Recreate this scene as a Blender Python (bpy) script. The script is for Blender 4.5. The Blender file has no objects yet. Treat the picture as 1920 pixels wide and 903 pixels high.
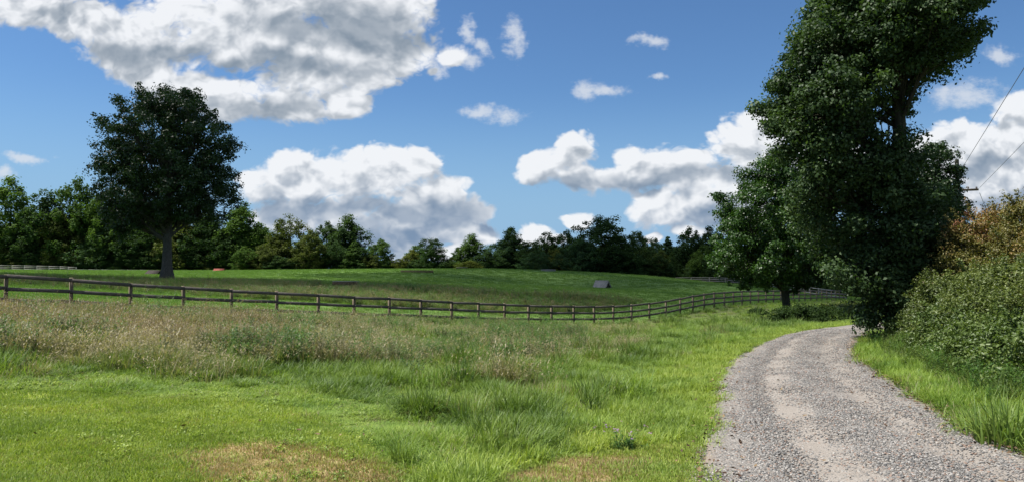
import bpy, math, random
import numpy as np
from mathutils import Vector

SC = bpy.context.scene
COL = SC.collection
F, CX, CY, HZ, EYE = 1400.0, 960.0, 451.5, 497.0, 1.8      # focal length in px of the photo, centre, horizon row, eye height
PITCH = math.atan((HZ - CY) / F)

# ------------------------------------------------------------------ camera
cam_d = bpy.data.cameras.new("camera")
cam = bpy.data.objects.new("camera", cam_d); COL.objects.link(cam)
cam_d.sensor_width = 36.0; cam_d.lens = 36.0 * F / 1920.0
cam_d.clip_start = 0.1; cam_d.clip_end = 6000
cam.location = (0, 0, EYE)
cam.rotation_euler = (math.radians(90) + PITCH, 0, 0)
SC.camera = cam

# ------------------------------------------------------------------ view / render
SC.view_settings.view_transform = 'Standard'
SC.view_settings.look = 'None'
SC.view_settings.gamma = 1.0
EXPO = 0.95
SC.view_settings.exposure = EXPO
SC.render.engine = 'CYCLES'
SC.cycles.use_denoising = True
SC.cycles.max_bounces = 6
SC.cycles.diffuse_bounces = 3
SC.cycles.glossy_bounces = 2
SC.cycles.transmission_bounces = 4
SC.cycles.transparent_max_bounces = 8
SC.cycles.caustics_reflective = False
SC.cycles.caustics_refractive = False

# ------------------------------------------------------------------ sun
SUN_EL, SUN_AZ = 61.0, -88.0         # azimuth from +Y, negative = towards -X (the left of the photo)
sx = math.sin(math.radians(SUN_AZ)) * math.cos(math.radians(SUN_EL))
sy = math.cos(math.radians(SUN_AZ)) * math.cos(math.radians(SUN_EL))
sz = math.sin(math.radians(SUN_EL))
TO_SUN = Vector((sx, sy, sz))
sun_d = bpy.data.lights.new("sun", 'SUN')
sun = bpy.data.objects.new("sun", sun_d); COL.objects.link(sun)
sun_d.energy = 5.0; sun_d.angle = math.radians(0.53); sun_d.color = (1.0, 0.955, 0.88)
sun.rotation_euler = TO_SUN.to_track_quat('Z', 'Y').to_euler()

def pix_dir(px, py):
    """direction through a pixel of the photo, scaled so that its forward (Y) component is 1"""
    a, b = (px - CX) / F, (CY - py) / F
    c, s = math.cos(PITCH), math.sin(PITCH)
    y, z = c - b * s, s + b * c
    return np.array([a / y, 1.0, z / y])

# ------------------------------------------------------------------ node helpers
class NT:
    def __init__(s, nt): s.nt = nt; s.n = nt.nodes; s.l = nt.links
    def node(s, t, **kw):
        n = s.n.new(t)
        for k, v in kw.items():
            if k == 'ins':
                for i, x in v.items():
                    if isinstance(x, bpy.types.NodeSocket): s.l.new(x, n.inputs[i])
                    else: n.inputs[i].default_value = x
            else: setattr(n, k, v)
        return n
    def math(s, op, a, b=None, c=None, clamp=False):
        ins = {0: a}
        if b is not None: ins[1] = b
        if c is not None: ins[2] = c
        return s.node('ShaderNodeMath', operation=op, use_clamp=clamp, ins=ins).outputs[0]
    def vmath(s, op, a, b=None, out=0):
        ins = {0: a}
        if b is not None: ins[1] = b
        return s.node('ShaderNodeVectorMath', operation=op, ins=ins).outputs[out]
    def noise(s, vec, scale, detail=4, rough=0.55, dist=0.0, out=0):
        return s.node('ShaderNodeTexNoise', ins={'Vector': vec, 'Scale': scale, 'Detail': detail, 'Roughness': rough, 'Distortion': dist}).outputs[out]
    def mix(s, f, a, b, mode='MIX'):
        n = s.n.new('ShaderNodeMix'); n.data_type = 'RGBA'; n.blend_type = mode
        for i, x in ((0, f), (6, a), (7, b)):
            if isinstance(x, bpy.types.NodeSocket): s.l.new(x, n.inputs[i])
            else:
                if i and len(x) == 3: x = (*x, 1)
                n.inputs[i].default_value = x
        return n.outputs[2]
    def ramp(s, f, lo, hi, a=0.0, b=1.0, smooth=True):
        n = s.n.new('ShaderNodeMapRange'); n.interpolation_type = 'SMOOTHSTEP' if smooth else 'LINEAR'
        for i, x in enumerate((f, lo, hi, a, b)):
            if isinstance(x, bpy.types.NodeSocket): s.l.new(x, n.inputs[i])
            else: n.inputs[i].default_value = x
        return n.outputs[0]

# ------------------------------------------------------------------ world: clear sky with fair-weather cumulus
world = bpy.data.worlds.new("World"); SC.world = world; world.use_nodes = True
wt = NT(world.node_tree); wt.n.clear()
SKY_STRENGTH = 0.05

CLOUDS = [  # px, py, rx, ry (and weight, less for thin wisps) of the lobes of each cloud, as seen from the gate
 (40,20,120,34),(150,40,95,45),(240,85,100,55),(330,60,120,70),(450,60,160,80),(300,140,60,40),(370,165,90,45),(450,185,105,50),(530,195,110,38),
 (600,110,140,80),(645,188,48,30),(700,40,110,90),(750,95,90,50),(560,0,210,60),(785,20,40,60),(845,105,36,22),(90,-10,180,34),
 (810,130,30,20,.6),
 (540,305,62,30),(490,350,55,48),(600,345,100,58),(700,335,120,64),(765,310,60,42),(810,385,85,55),(700,410,150,45),(870,405,52,32),(550,405,100,38),(790,430,90,35),(890,446,46,24),(735,448,70,22),
 (1015,322,46,34),(1075,290,50,44),(1105,335,65,27),(1190,300,46,28),(1190,332,90,30),(1290,320,90,42),(1370,270,70,55),(1430,245,60,50),(1440,320,90,50),(1335,345,100,44),(1240,315,70,34),(1255,392,75,38),(1330,385,80,38),(1400,400,60,50),
 (1005,438,36,17),(1085,415,34,19),(1290,432,38,14),(1232,445,24,12),(755,480,44,12),(1010,452,60,16),(850,470,60,18),
 (1770,250,60,38),(1840,275,120,55),(1930,290,100,70),(1720,280,40,30),(1905,215,60,45),(1880,330,110,60),(1840,370,80,34),(1990,260,90,110),(1800,310,90,50),(1900,380,90,30),(1550,300,90,60),
]
WISPS = [(880,55,26,34),(903,84,26,20),(966,70,26,40),(1132,165,64,18),(1096,171,32,26),(948,221,52,24),(905,212,40,18),(38,297,54,16),(8,333,30,20),(1222,78,40,14),(1240,140,26,10),(1862,102,62,20),(812,128,24,24),(862,108,34,28),(1815,182,90,34)]
GREY = [  # thick, shaded parts of the clouds
 (640,45,170,34),(760,70,70,34),(240,110,80,30),(330,95,60,22),(560,125,110,24),(500,205,90,22),(420,120,50,20),(110,20,70,14),
 (840,395,110,36),(700,400,130,26),(740,445,130,24),(560,395,80,22),(930,430,30,14),
 (1060,345,90,16),(1240,340,120,20),(1400,330,90,22),(1330,408,80,14),(1220,345,40,15),(1840,300,70,16),(1890,365,80,16),
]
def blob_list(g, vec, lst):
    acc = None
    for q in lst:
        px, py, rx, ry = q[:4]; wgt = q[4] if len(q) > 4 else 1.0
        d = pix_dir(px, py)
        sub = g.vmath('SUBTRACT', vec, (d[0], 1.0, d[2]))
        mul = g.vmath('MULTIPLY', sub, (F / rx, 0.0, F / ry))
        r = g.vmath('LENGTH', mul, out=1)
        v = g.math('SUBTRACT', wgt, r)
        acc = v if acc is None else g.node('ShaderNodeMath', operation='SMOOTH_MAX', ins={0: acc, 1: v, 2: 0.25}).outputs[0]
    return acc
ng = bpy.data.node_groups.new("cloud_density", 'ShaderNodeTree')
ng.interface.new_socket("Vector", in_out='INPUT', socket_type='NodeSocketVector')
ng.interface.new_socket("Density", in_out='OUTPUT', socket_type='NodeSocketFloat')
ng.interface.new_socket("Soft", in_out='OUTPUT', socket_type='NodeSocketFloat')
g = NT(ng); gi = g.node('NodeGroupInput'); go = g.node('NodeGroupOutput')
v0 = gi.outputs[0]
v0 = g.vmath('MULTIPLY', v0, (1.0, 1.0, 1.35))
w1 = g.vmath('SUBTRACT', g.noise(v0, 7.0, 3, 0.55, out=1), (0.5, 0.5, 0.5))
vw = g.vmath('ADD', gi.outputs[0], g.vmath('MULTIPLY', w1, (0.06, 0.0, 0.04)))
b = blob_list(g, vw, CLOUDS)
n1 = g.noise(g.vmath('ADD', v0, g.vmath('MULTIPLY', w1, (0.06, 0.0, 0.06))), 13.0, 9, 0.56)
d1 = g.math('MULTIPLY', g.math('SUBTRACT', n1, 0.5), 1.9)
n2 = g.noise(g.vmath('ADD', v0, g.vmath('MULTIPLY', w1, (0.05, 0.0, 0.05))), 22.0, 3, 0.6)
d2 = g.math('SUBTRACT', g.math('MULTIPLY', g.math('ABSOLUTE', g.math('SUBTRACT', n2, 0.5)), 2.2), 0.18)
d1 = g.math('ADD', d1, d2)
b = g.math('MINIMUM', g.math('MAXIMUM', g.math('MULTIPLY', b, 1.35), -3.0), 0.62)
g.l.new(g.math('ADD', b, d1), go.inputs[0])
n3 = g.noise(g.vmath('ADD', v0, g.vmath('MULTIPLY', w1, (0.05, 0.0, 0.05))), 20.0, 3.2, 0.5)
s2 = g.math('MULTIPLY', g.math('ABSOLUTE', g.math('SUBTRACT', n3, 0.5)), 2.5)
g.l.new(g.math('ADD', g.math('MULTIPLY', b, 0.8), s2), go.inputs[1])

geo = wt.node('ShaderNodeTexCoord').outputs['Generated']
sep = wt.node('ShaderNodeSeparateXYZ', ins={0: geo})
ycl = wt.math('MAXIMUM', sep.outputs[1], 0.12)
gn = wt.node('ShaderNodeCombineXYZ', ins={0: wt.math('DIVIDE', sep.outputs[0], ycl), 1: 1.0, 2: wt.math('DIVIDE', sep.outputs[2], ycl)}).outputs[0]
def dens(vec):
    n = wt.node('ShaderNodeGroup', node_tree=ng); wt.l.new(vec, n.inputs[0]); return n.outputs
D0, S0 = dens(gn)
S1 = dens(wt.vmath('ADD', gn, (-0.009, 0.0, 0.017)))[1]
gw = wt.vmath('MULTIPLY', wt.vmath('SUBTRACT', wt.noise(gn, 11, 4, 0.55, out=1), (0.5, 0.5, 0.5)), (0.16, 0, 0.10))
grey = blob_list(wt, wt.vmath('ADD', gn, gw), GREY)
# clouds elsewhere round the sky, where the photograph does not look
hz = wt.math('MAXIMUM', sep.outputs[2], 0.06)
pl = wt.node('ShaderNodeCombineXYZ', ins={0: wt.math('DIVIDE', sep.outputs[0], hz), 1: wt.math('DIVIDE', sep.outputs[1], hz), 2: 0.0}).outputs[0]
oth = wt.math('MULTIPLY', wt.math('SUBTRACT', wt.noise(pl, 0.55, 6, 0.55), 0.53), 5.0)
out_of_view = wt.math('MAXIMUM', wt.ramp(wt.math('ABSOLUTE', wt.math('DIVIDE', sep.outputs[0], ycl)), 0.80, 1.1), wt.ramp(wt.math('DIVIDE', sep.outputs[2], ycl), 0.42, 0.7))
Dm = wt.node('ShaderNodeMix', data_type='FLOAT', ins={0: out_of_view, 2: D0, 3: oth}).outputs[0]
alpha = wt.ramp(Dm, -0.12, 0.34)
alpha = wt.math('MULTIPLY', alpha, wt.ramp(sep.outputs[2], -0.02, 0.02))
lit = wt.ramp(wt.math('SUBTRACT', S1, S0), -0.36, 0.46, 1.0, 0.0)         # bright towards the sun side
thick = wt.ramp(grey, -0.55, 0.65)
body = wt.ramp(D0, 0.1, 1.3, 0.0, 1.0)
br = wt.math('ADD', wt.math('MULTIPLY', lit, 0.62), 0.42)
br = wt.math('SUBTRACT', br, wt.math('MULTIPLY', body, 0.16))
br = wt.math('MULTIPLY', br, wt.math('SUBTRACT', 1.0, wt.math('MULTIPLY', thick, 0.70)))
lowb = wt.ramp(sep.outputs[2], 0.02, 0.18)
dark = wt.mix(lowb, (0.20, 0.29, 0.43), (0.23, 0.29, 0.36))
ccol = wt.mix(wt.ramp(br, 0.10, 0.92, smooth=False), dark, (0.90, 0.92, 0.95))
scale10 = wt.vmath('SCALE', ccol); wt.nt.nodes[-1].inputs[3].default_value = 1.0 / (SKY_STRENGTH * 2**EXPO)
sky = wt.node('ShaderNodeTexSky', sky_type='NISHITA', sun_disc=False, sun_elevation=math.radians(SUN_EL),
              sun_rotation=math.radians(SUN_AZ), altitude=100, air_density=1.0, dust_density=0.3, ozone_density=3.0)
skyc = wt.mix(1.0, sky.outputs[0], (0.72, 0.97, 1.20), 'MULTIPLY')
low = wt.ramp(sep.outputs[2], 0.0, 0.24, 0.95, 0.0)
skyc = wt.mix(low, skyc, tuple(c_/(SKY_STRENGTH*2**EXPO) for c_ in (0.29, 0.49, 0.73)))
wv = wt.vmath('ADD', gn, wt.vmath('MULTIPLY', wt.vmath('SUBTRACT', wt.noise(gn, 16, 4, 0.6, out=1), (0.5, 0.5, 0.5)), (0.09, 0, 0.05)))
wb = wt.math('ADD', wt.math('MULTIPLY', blob_list(wt, wv, WISPS), 1.2), wt.math('MULTIPLY', wt.math('SUBTRACT', wt.noise(wt.vmath('MULTIPLY', gn, (1, 1, 1.8)), 34, 6, 0.65), 0.5), 2.2))
wa = wt.math('MULTIPLY', wt.ramp(wb, 0.0, 1.15), 0.75)
skyc = wt.mix(wa, skyc, tuple(c_/(SKY_STRENGTH*2**EXPO) for c_ in (0.74, 0.78, 0.84)))
fin = wt.mix(wt.math('MULTIPLY', alpha, 0.97), skyc, scale10)
bg = wt.node('ShaderNodeBackground', ins={0: fin, 1: SKY_STRENGTH})
wo = wt.node('ShaderNodeOutputWorld', ins={0: bg.outputs[0]})
world.cycles.sampling_method = 'MANUAL'; world.cycles.sample_map_resolution = 256

# ------------------------------------------------------------------ terrain heights
def P(px, py, Y):
    d = pix_dir(px, py); return (d[0] * Y, Y, EYE + d[2] * Y)

POST_X = [12,134,245,345,434,519,597,664,730,789,847,897,946,991,1034,1076,1114,1150,1184,1217.5,1248,1275,1299,1320,1339,1358,1375,1391,1407,1422,1436,1450,1464,1476,1487.5,1498,1509,1520,1531,1541,1550,1559,1567,1574,1582]
POST_TOP = [514,521,529.5,536,541.5,545.5,549.7,554.2,557,560.2,563.7,566,568.4,570,571.4,571.9,572.3,571.6,569.7,566.3,562,557,552.5,549.5,547.3,546,545,544.2,543.8,543.5,543.3,543.2] + [543]*10 + [543.3,543.6,544]
PY_ = []
for i in range(45):
    m = i
    y17 = 29.6 * (1 + 0.0545 * min(i, 17))
    if i <= 17: PY_.append(y17)
    elif i <= 23: PY_.append(y17 + (66 - y17) * (i - 17) / 6)
    else: PY_.append(66 + 42 * (i - 23) / 21)
PH = 1.38
POSTS = []
for x, t, Y in zip(POST_X, POST_TOP, PY_):
    p = P(x, t, Y); POSTS.append((p[0], p[1], p[2] - PH))
# the fence goes on beyond the left edge of the photograph
for k in range(1, 4):
    a, b_ = POSTS[0], POSTS[1]
    POSTS.insert(0, (2*a[0]-b_[0], 2*a[1]-b_[1], 2*a[2]-b_[2]-0.02))
FAR_R = [(1262,519.5,218),(1296,519,210),(1330,519,202),(1360,519.8,194),(1390,521.5,186),(1418,524,176),(1440,526.5,166),(1460,529,157),(1480,532,148),(1500,534.8,140),(1518,537.3,132),(1535,539.5,125),(1550,541.3,119),(1566,543,113)]
FAR_R = [P(*q) for q in FAR_R]
FAR_R = [(a, b_, c - PH) for a, b_, c in FAR_R] + [POSTS[-1]]
FAR_L = [(-60,495.5,205),(-35,496,204),(-10,496,203),(23,496.5,202),(46,497,201),(69,497.5,200),(92,498,199),(113,498.6,198),(128,499.4,197),(143,500.2,196)]
FAR_L = [P(*q) for q in FAR_L]; FAR_L = [(a, b_, c - PH) for a, b_, c in FAR_L]
FAR_M = [P(143 + 24 * k, 503.6 + 0.18 * k, 214 + 0.6*k) for k in range(0, 13)]
FAR_M = [(a, b_, c - 1.3) for a, b_, c in FAR_M]

CTRL = [(0,0,0),(-6,2,0),(6,2,0),(-6,6.2,0.0),(0,6.2,0.0),(3.5,6.2,0.0),(8,6.2,0.05),(10,9,0.1),(12,14,0.15),(12.5,19,-0.1),(14,25.5,-0.5),(18,30,-0.8),
        (-10,10,0.04),(-16,20,0.05),(-9,20,-0.12),(-5,14,-0.1),(-3.5,9,-0.03),(0.5,9,-0.22),(1.6,12,-0.36),(3,16,-0.45),(1,20,-0.8),(-4,26,-0.75),(3,28,-1.15),(9,36,-1.35),(0,36,-1.55),(-10,34,-0.8),
        (5,10.5,-0.04),(8,16,-0.22),(9,21,-0.28),(11,26,-0.5),(15,33,-0.85),(20,40,-1.2),(30,46,-1.5),(14,45,-1.75),
        (-12,-12,0),(12,-12,0),(0,-30,0.1),(40,0,0.5),(-40,0,0.2),(35,25,0),(-45,30,0.2)]
CTRL += POSTS[::3] + FAR_R[::3]
CTRL += [P(1475,598,50),P(300,521.5,84),(P(120,513,110)),P(0,512,80),P(285,514,108),P(668,534.5,76),P(560,545,62),P(700,563,52),P(850,565,58),P(950,540,84),P(782,509.5,126),
         P(1130,539,108),P(1100,562,68),P(1000,556,66),P(1220,548,84),P(1350,533,120),P(850,503.8,150),P(960,504.6,150),P(1028,508,150),P(1130,511.5,160),P(1200,515,175),
         P(600,506.0,140),P(450,507,150),P(411,508,150),P(300,506.5,175),P(150,507.5,190),P(0,505.5,190),P(-100,505,170),P(-300,505,120)]
for px in range(-500, 2500, 250):
    CTRL.append(P(px, 507 if px < 1000 else 517, 235)); CTRL.append(P(px, 508 if px < 1000 else 514, 330))
for k in range(16):
    a = k * math.pi / 8; CTRL.append((900*math.cos(a), 900*math.sin(a), -5.0))
for a in ((-120,40,1.0),(120,60,-1.0),(150,-50,0),(-150,-50,0),(0,-150,0),(110,130,-3.0),(-130,110,1.2)): CTRL.append(a)
CP = np.array(CTRL, float)
def _k(d2): return np.sqrt(d2 + 9.0)
_A = _k(((CP[:, None, :2] - CP[None, :, :2])**2).sum(-1)); n_ = len(CP)
_M = np.zeros((n_+1, n_+1)); _M[:n_, :n_] = _A + np.eye(n_) * -0.12; _M[:n_, n_] = 1; _M[n_, :n_] = 1
_W = np.linalg.solve(_M, np.append(CP[:, 2], 0))
def Z(x, y):
    x = np.asarray(x, float); y = np.asarray(y, float); sh = x.shape
    x = x.ravel(); y = y.ravel(); out = np.empty(len(x))
    for s in range(0, len(x), 20000):
        xx, yy = x[s:s+20000], y[s:s+20000]
        out[s:s+20000] = _k((xx[:, None]-CP[None, :, 0])**2 + (yy[:, None]-CP[None, :, 1])**2) @ _W[:n_] + _W[n_]
    r = np.hypot(x, y)
    fade = np.clip(1 - r / 60, 0, 1)
    out += fade * (0.022*np.sin(x*2.3+np.sin(y*1.7)*1.3)*np.sin(y*2.9+x*0.7) + 0.03*np.sin(x*0.9+1)*np.sin(y*1.1+2+x*0.3))
    return out.reshape(sh)
def zz(x, y): return float(Z([x], [y])[0])
def ground(px, py, y0=3.0, y1=300.0):
    """where the view through a pixel of the photo meets the terrain"""
    d = pix_dir(px, py)
    Y = np.geomspace(y0, y1, 260)
    h = EYE + d[2]*Y - Z(d[0]*Y, Y)
    i = int(np.argmax(h < 0)) if (h < 0).any() else len(Y)-1
    if i > 0 and (h < 0).any():
        t = h[i-1] / (h[i-1] - h[i]); yy = Y[i-1] + t*(Y[i]-Y[i-1])
    else: yy = Y[i]
    return (d[0]*yy, yy)

# ------------------------------------------------------------------ mesh helpers
def mk_mesh(name, V, Fc, mat=None, attrs=None, smooth=False):
    """V (n,3); Fc (m,k) faces of one size, or a list of such arrays"""
    me = bpy.data.meshes.new(name)
    V = np.asarray(V, np.float32)
    Fl = Fc if isinstance(Fc, list) else [Fc]
    Fl = [np.asarray(f, np.int32) for f in Fl if len(f)]
    me.vertices.add(len(V)); me.vertices.foreach_set('co', V.ravel())
    loops = np.concatenate([f.ravel() for f in Fl]); tot = np.concatenate([np.full(len(f), f.shape[1], np.int32) for f in Fl])
    start = np.concatenate([[0], np.cumsum(tot)[:-1]]).astype(np.int32)
    me.loops.add(len(loops)); me.loops.foreach_set('vertex_index', loops)
    me.polygons.add(len(tot)); me.polygons.foreach_set('loop_start', start); me.polygons.foreach_set('loop_total', tot)
    if smooth: me.polygons.foreach_set('use_smooth', np.ones(len(tot), bool))
    for k, (dom, a) in (attrs or {}).items():
        a = np.asarray(a, np.float32)
        at = me.attributes.new(k, 'FLOAT' if a.ndim == 1 else 'FLOAT_VECTOR', dom)
        at.data.foreach_set('value' if a.ndim == 1 else 'vector', a.ravel())
    me.update(calc_edges=True)
    if mat: me.materials.append(mat)
    return me
def obj(name, me, parent=None, loc=None, rz=0.0):
    o = bpy.data.objects.new(name, me); COL.objects.link(o)
    if parent: o.parent = parent
    if loc is not None: o.location = loc
    if rz: o.rotation_euler = (0, 0, rz)
    return o
def empty(name, label, cat, loc=(0,0,0), rz=0.0, group=None):
    o = bpy.data.objects.new(name, None); COL.objects.link(o); o.location = loc; o.rotation_euler = (0,0,rz)
    o.empty_display_size = 0.3
    tag(o, label, cat, group); return o
def tag(o, label=None, cat=None, group=None, kind=None):
    if label: o['label'] = label
    if cat: o['category'] = cat
    if group: o['group'] = group
    if kind: o['kind'] = kind
    return o

class MB:
    def __init__(s): s.V = []; s.F = []; s.n = 0
    def add(s, V, Fc): s.V.append(np.asarray(V, float)); s.F.append(np.asarray(Fc, int) + s.n); s.n += len(V)
    def box(s, c, size, rot=None):
        h = np.array(size) / 2
        V = np.array([[x, y, z] for z in (-1, 1) for y in (-1, 1) for x in (-1, 1)]) * h
        if rot is not None: V = V @ np.array(rot).T
        s.add(V + np.array(c), [[0,2,3,1],[4,5,7,6],[0,1,5,4],[2,6,7,3],[0,4,6,2],[1,3,7,5]])
    def beam(s, a, b, w, h, up=(0,0,1)):
        """a box-section bar from a to b, w across and h along up"""
        a = np.array(a, float); b = np.array(b, float); d = b - a; L = np.linalg.norm(d); d /= L
        up = np.array(up, float); side = np.cross(d, up); side /= np.linalg.norm(side); u = np.cross(side, d)
        s.box((a+b)/2, (L, w, h), np.stack([d, side, u], 1))
    def tube(s, pts, rad, k=7, cap=True):
        pts = np.asarray(pts, float); n = len(pts); rad = np.broadcast_to(rad, n)
        T = np.gradient(pts, axis=0); T /= np.linalg.norm(T, axis=1)[:, None] + 1e-9
        ref = np.array([1., 0, 0]) if abs(T[0][0]) < 0.8 else np.array([0, 1., 0])
        V = []
        for i in range(n):
            a = np.cross(T[i], ref); a /= np.linalg.norm(a) + 1e-9; b = np.cross(T[i], a)
            th = np.arange(k) * 2 * math.pi / k
            V.append(pts[i] + rad[i] * (np.cos(th)[:, None]*a + np.sin(th)[:, None]*b))
        Fc = [[i*k+j, i*k+(j+1) % k, (i+1)*k+(j+1) % k, (i+1)*k+j] for i in range(n-1) for j in range(k)]
        s.add(np.concatenate(V), Fc)
    def mesh(s, name, mat, smooth=False, attrs=None):
        return mk_mesh(name, np.concatenate(s.V), np.concatenate(s.F), mat, attrs, smooth)

# ------------------------------------------------------------------ materials
def new_mat(name):
    m = bpy.data.materials.new(name); m.use_nodes = True; t = NT(m.node_tree); t.n.clear()
    return m, t
def finish(t, shader, disp=None):
    o = t.node('ShaderNodeOutputMaterial'); t.l.new(shader, o.inputs[0])
def bsdf(t, col, rough=0.8, spec=0.3, normal=None, trans=None):
    ins = {'Base Color': col if isinstance(col, bpy.types.NodeSocket) else (*col, 1), 'Roughness': rough, 'Specular IOR Level': spec}
    if normal is not None: ins['Normal'] = normal
    return t.node('ShaderNodeBsdfPrincipled', ins=ins).outputs[0]
def bump(t, h, dist=0.02, strength=1.0):
    return t.node('ShaderNodeBump', ins={'Height': h, 'Distance': dist, 'Strength': strength}).outputs[0]
def attr(t, name, out='Fac'):
    return t.node('ShaderNodeAttribute', attribute_name=name).outputs[out]

def foliage_mat(name, cols, rough=0.45, spec=0.35, transl=0.35, patch=0.35, inst=False, extra=None):
    """cols: darker, mid, lighter leaf colour (+ optional accent); each leaf's own tint comes from the attribute 'tint'"""
    m, t = new_mat(name)
    tint = attr(t, 'tint')
    pos = t.node('ShaderNodeNewGeometry').outputs['Position']
    pn = t.noise(pos, patch, 3)
    x = t.math('ADD', t.math('MULTIPLY', tint, 0.75), t.math('MULTIPLY', t.math('SUBTRACT', pn, 0.5), 1.6))
    rnd = t.node('ShaderNodeObjectInfo').outputs['Random']
    x = t.math('ADD', x, t.math('MULTIPLY', t.math('SUBTRACT', rnd, 0.5), 0.5 if inst else 0.25))
    c = t.mix(t.ramp(x, 0.0, 0.5, smooth=False), cols[0], cols[1])
    c = t.mix(t.ramp(x, 0.5, 1.0, smooth=False), c, cols[2])
    if extra:   # share of odd-coloured leaves
        c = t.mix(t.ramp(t.math('ADD', tint, t.math('MULTIPLY', t.math('SUBTRACT', t.noise(pos, extra[2], 2), 0.5), 2.0)), extra[1], extra[1]+0.15), c, extra[0])
    s1 = bsdf(t, c, rough, spec)
    tc = t.mix(1.0, c, (1.25, 1.35, 0.55), 'MULTIPLY')
    s2 = t.node('ShaderNodeBsdfTranslucent', ins={0: tc}).outputs[0]
    mx = t.node('ShaderNodeMixShader', ins={0: transl, 1: s1, 2: s2})
    finish(t, mx.outputs[0]); return m

def bark_mat(name, a, b):
    m, t = new_mat(name)
    pos = t.node('ShaderNodeTexCoord').outputs['Object']
    v = t.vmath('MULTIPLY', pos, (1, 1, 0.25))
    n = t.noise(v, 14, 6, 0.65); n2 = t.noise(pos, 1.5, 3)
    c = t.mix(t.ramp(n, 0.3, 0.7), a, b); c = t.mix(t.math('MULTIPLY', n2, 0.5), c, (0.06, 0.07, 0.045))
    finish(t, bsdf(t, c, 0.9, 0.1, bump(t, n, 0.04))); return m
M_BARK = bark_mat("bark_grey", (0.045, 0.038, 0.034), (0.115, 0.103, 0.092))
M_BARK_D = bark_mat("bark_dark", (0.02, 0.017, 0.014), (0.06, 0.05, 0.04))

M_LONE = foliage_mat("lone_tree_leaves", [(0.014,0.032,0.010),(0.024,0.052,0.014),(0.042,0.080,0.020)], transl=0.25, patch=0.4)
M_MAPLE = foliage_mat("small_tree_leaves", [(0.021,0.051,0.010),(0.039,0.089,0.014),(0.068,0.137,0.021)], transl=0.3, patch=0.5)
M_BIG = foliage_mat("big_tree_leaves", [(0.023,0.048,0.016),(0.043,0.078,0.025),(0.075,0.122,0.039)], rough=0.55, spec=0.25, transl=0.3, patch=0.6)
M_FARS = [
 foliage_mat("far_leaves_mid", [(0.037,0.069,0.018),(0.067,0.119,0.026),(0.109,0.172,0.037)], rough=0.75, spec=0.08, patch=0.15),
 foliage_mat("far_leaves_dark", [(0.021,0.044,0.016),(0.037,0.071,0.023),(0.065,0.104,0.030)], rough=0.75, spec=0.08, patch=0.15),
 foliage_mat("far_leaves_olive", [(0.044,0.061,0.017),(0.082,0.105,0.027),(0.138,0.146,0.041)], rough=0.75, spec=0.08, patch=0.15),
 foliage_mat("far_leaves_blue", [(0.030,0.064,0.029),(0.056,0.103,0.043),(0.088,0.144,0.058)], rough=0.75, spec=0.08, patch=0.15),
 foliage_mat("far_leaves_yellow", [(0.050,0.066,0.015),(0.099,0.121,0.024),(0.165,0.165,0.039)], rough=0.75, spec=0.08, patch=0.3)]
M_DOGWOOD = foliage_mat("hedge_reddish_leaves", [(0.075,0.095,0.024),(0.160,0.145,0.040),(0.270,0.140,0.055)], patch=0.9, transl=0.3, extra=((0.20,0.085,0.045), 1.12, 1.2))
M_HEDGE = foliage_mat("hedge_green_leaves", [(0.055,0.080,0.022),(0.110,0.145,0.036),(0.190,0.215,0.060)], patch=0.8, transl=0.3, extra=((0.15,0.10,0.05), 1.1, 1.5))
M_VINE = foliage_mat("vine_leaves", [(0.048,0.080,0.022),(0.095,0.142,0.034),(0.165,0.210,0.055)], patch=0.9, transl=0.3, extra=((0.30,0.33,0.03), 1.22, 1.2))
M_BUSH = foliage_mat("bush_leaves", [(0.018,0.036,0.012),(0.032,0.058,0.016),(0.055,0.088,0.024)], rough=0.7, spec=0.1, patch=0.5)

def grass_mat(name, cols, transl=0.35, patch=0.5, root=(0.05,0.055,0.02), tipc=None, spec=0.25):
    m, t = new_mat(name)
    tint = attr(t, 'tint'); up = attr(t, 'along')
    pos = t.node('ShaderNodeNewGeometry').outputs['Position']
    pn = t.noise(pos, patch, 4, 0.6); rnd = t.node('ShaderNodeObjectInfo').outputs['Random']
    x = t.math('ADD', t.math('MULTIPLY', tint, 0.5), t.math('MULTIPLY', t.math('SUBTRACT', pn, 0.5), 1.8))
    x = t.math('ADD', x, t.math('MULTIPLY', rnd, 0.45))
    c = t.mix(t.ramp(x, 0.0, 0.5, smooth=False), cols[0], cols[1]); c = t.mix(t.ramp(x, 0.5, 1.0, smooth=False), c, cols[2])
    if tipc: c = t.mix(t.math('MULTIPLY', t.ramp(up, 0.45, 0.9), 0.8), c, tipc)
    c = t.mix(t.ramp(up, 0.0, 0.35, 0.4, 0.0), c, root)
    s1 = bsdf(t, c, 0.5, spec)
    s2 = t.node('ShaderNodeBsdfTranslucent', ins={0: t.mix(1.0, c, (1.2, 1.25, 0.6), 'MULTIPLY')}).outputs[0]
    finish(t, t.node('ShaderNodeMixShader', ins={0: transl, 1: s1, 2: s2}).outputs[0]); return m
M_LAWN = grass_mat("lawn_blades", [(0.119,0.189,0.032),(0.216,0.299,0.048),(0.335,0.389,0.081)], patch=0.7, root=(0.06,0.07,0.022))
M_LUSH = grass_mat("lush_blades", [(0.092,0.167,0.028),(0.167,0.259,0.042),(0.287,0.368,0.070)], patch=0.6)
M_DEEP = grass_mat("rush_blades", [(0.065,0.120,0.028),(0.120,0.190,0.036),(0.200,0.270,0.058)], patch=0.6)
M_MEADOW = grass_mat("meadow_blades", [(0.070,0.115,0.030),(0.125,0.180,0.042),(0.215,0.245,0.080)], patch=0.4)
M_DRY = grass_mat("dry_stalks", [(0.125,0.128,0.052),(0.195,0.185,0.085),(0.300,0.270,0.145)], patch=0.5, root=(0.09,0.10,0.03), tipc=(0.280,0.240,0.145))
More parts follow.
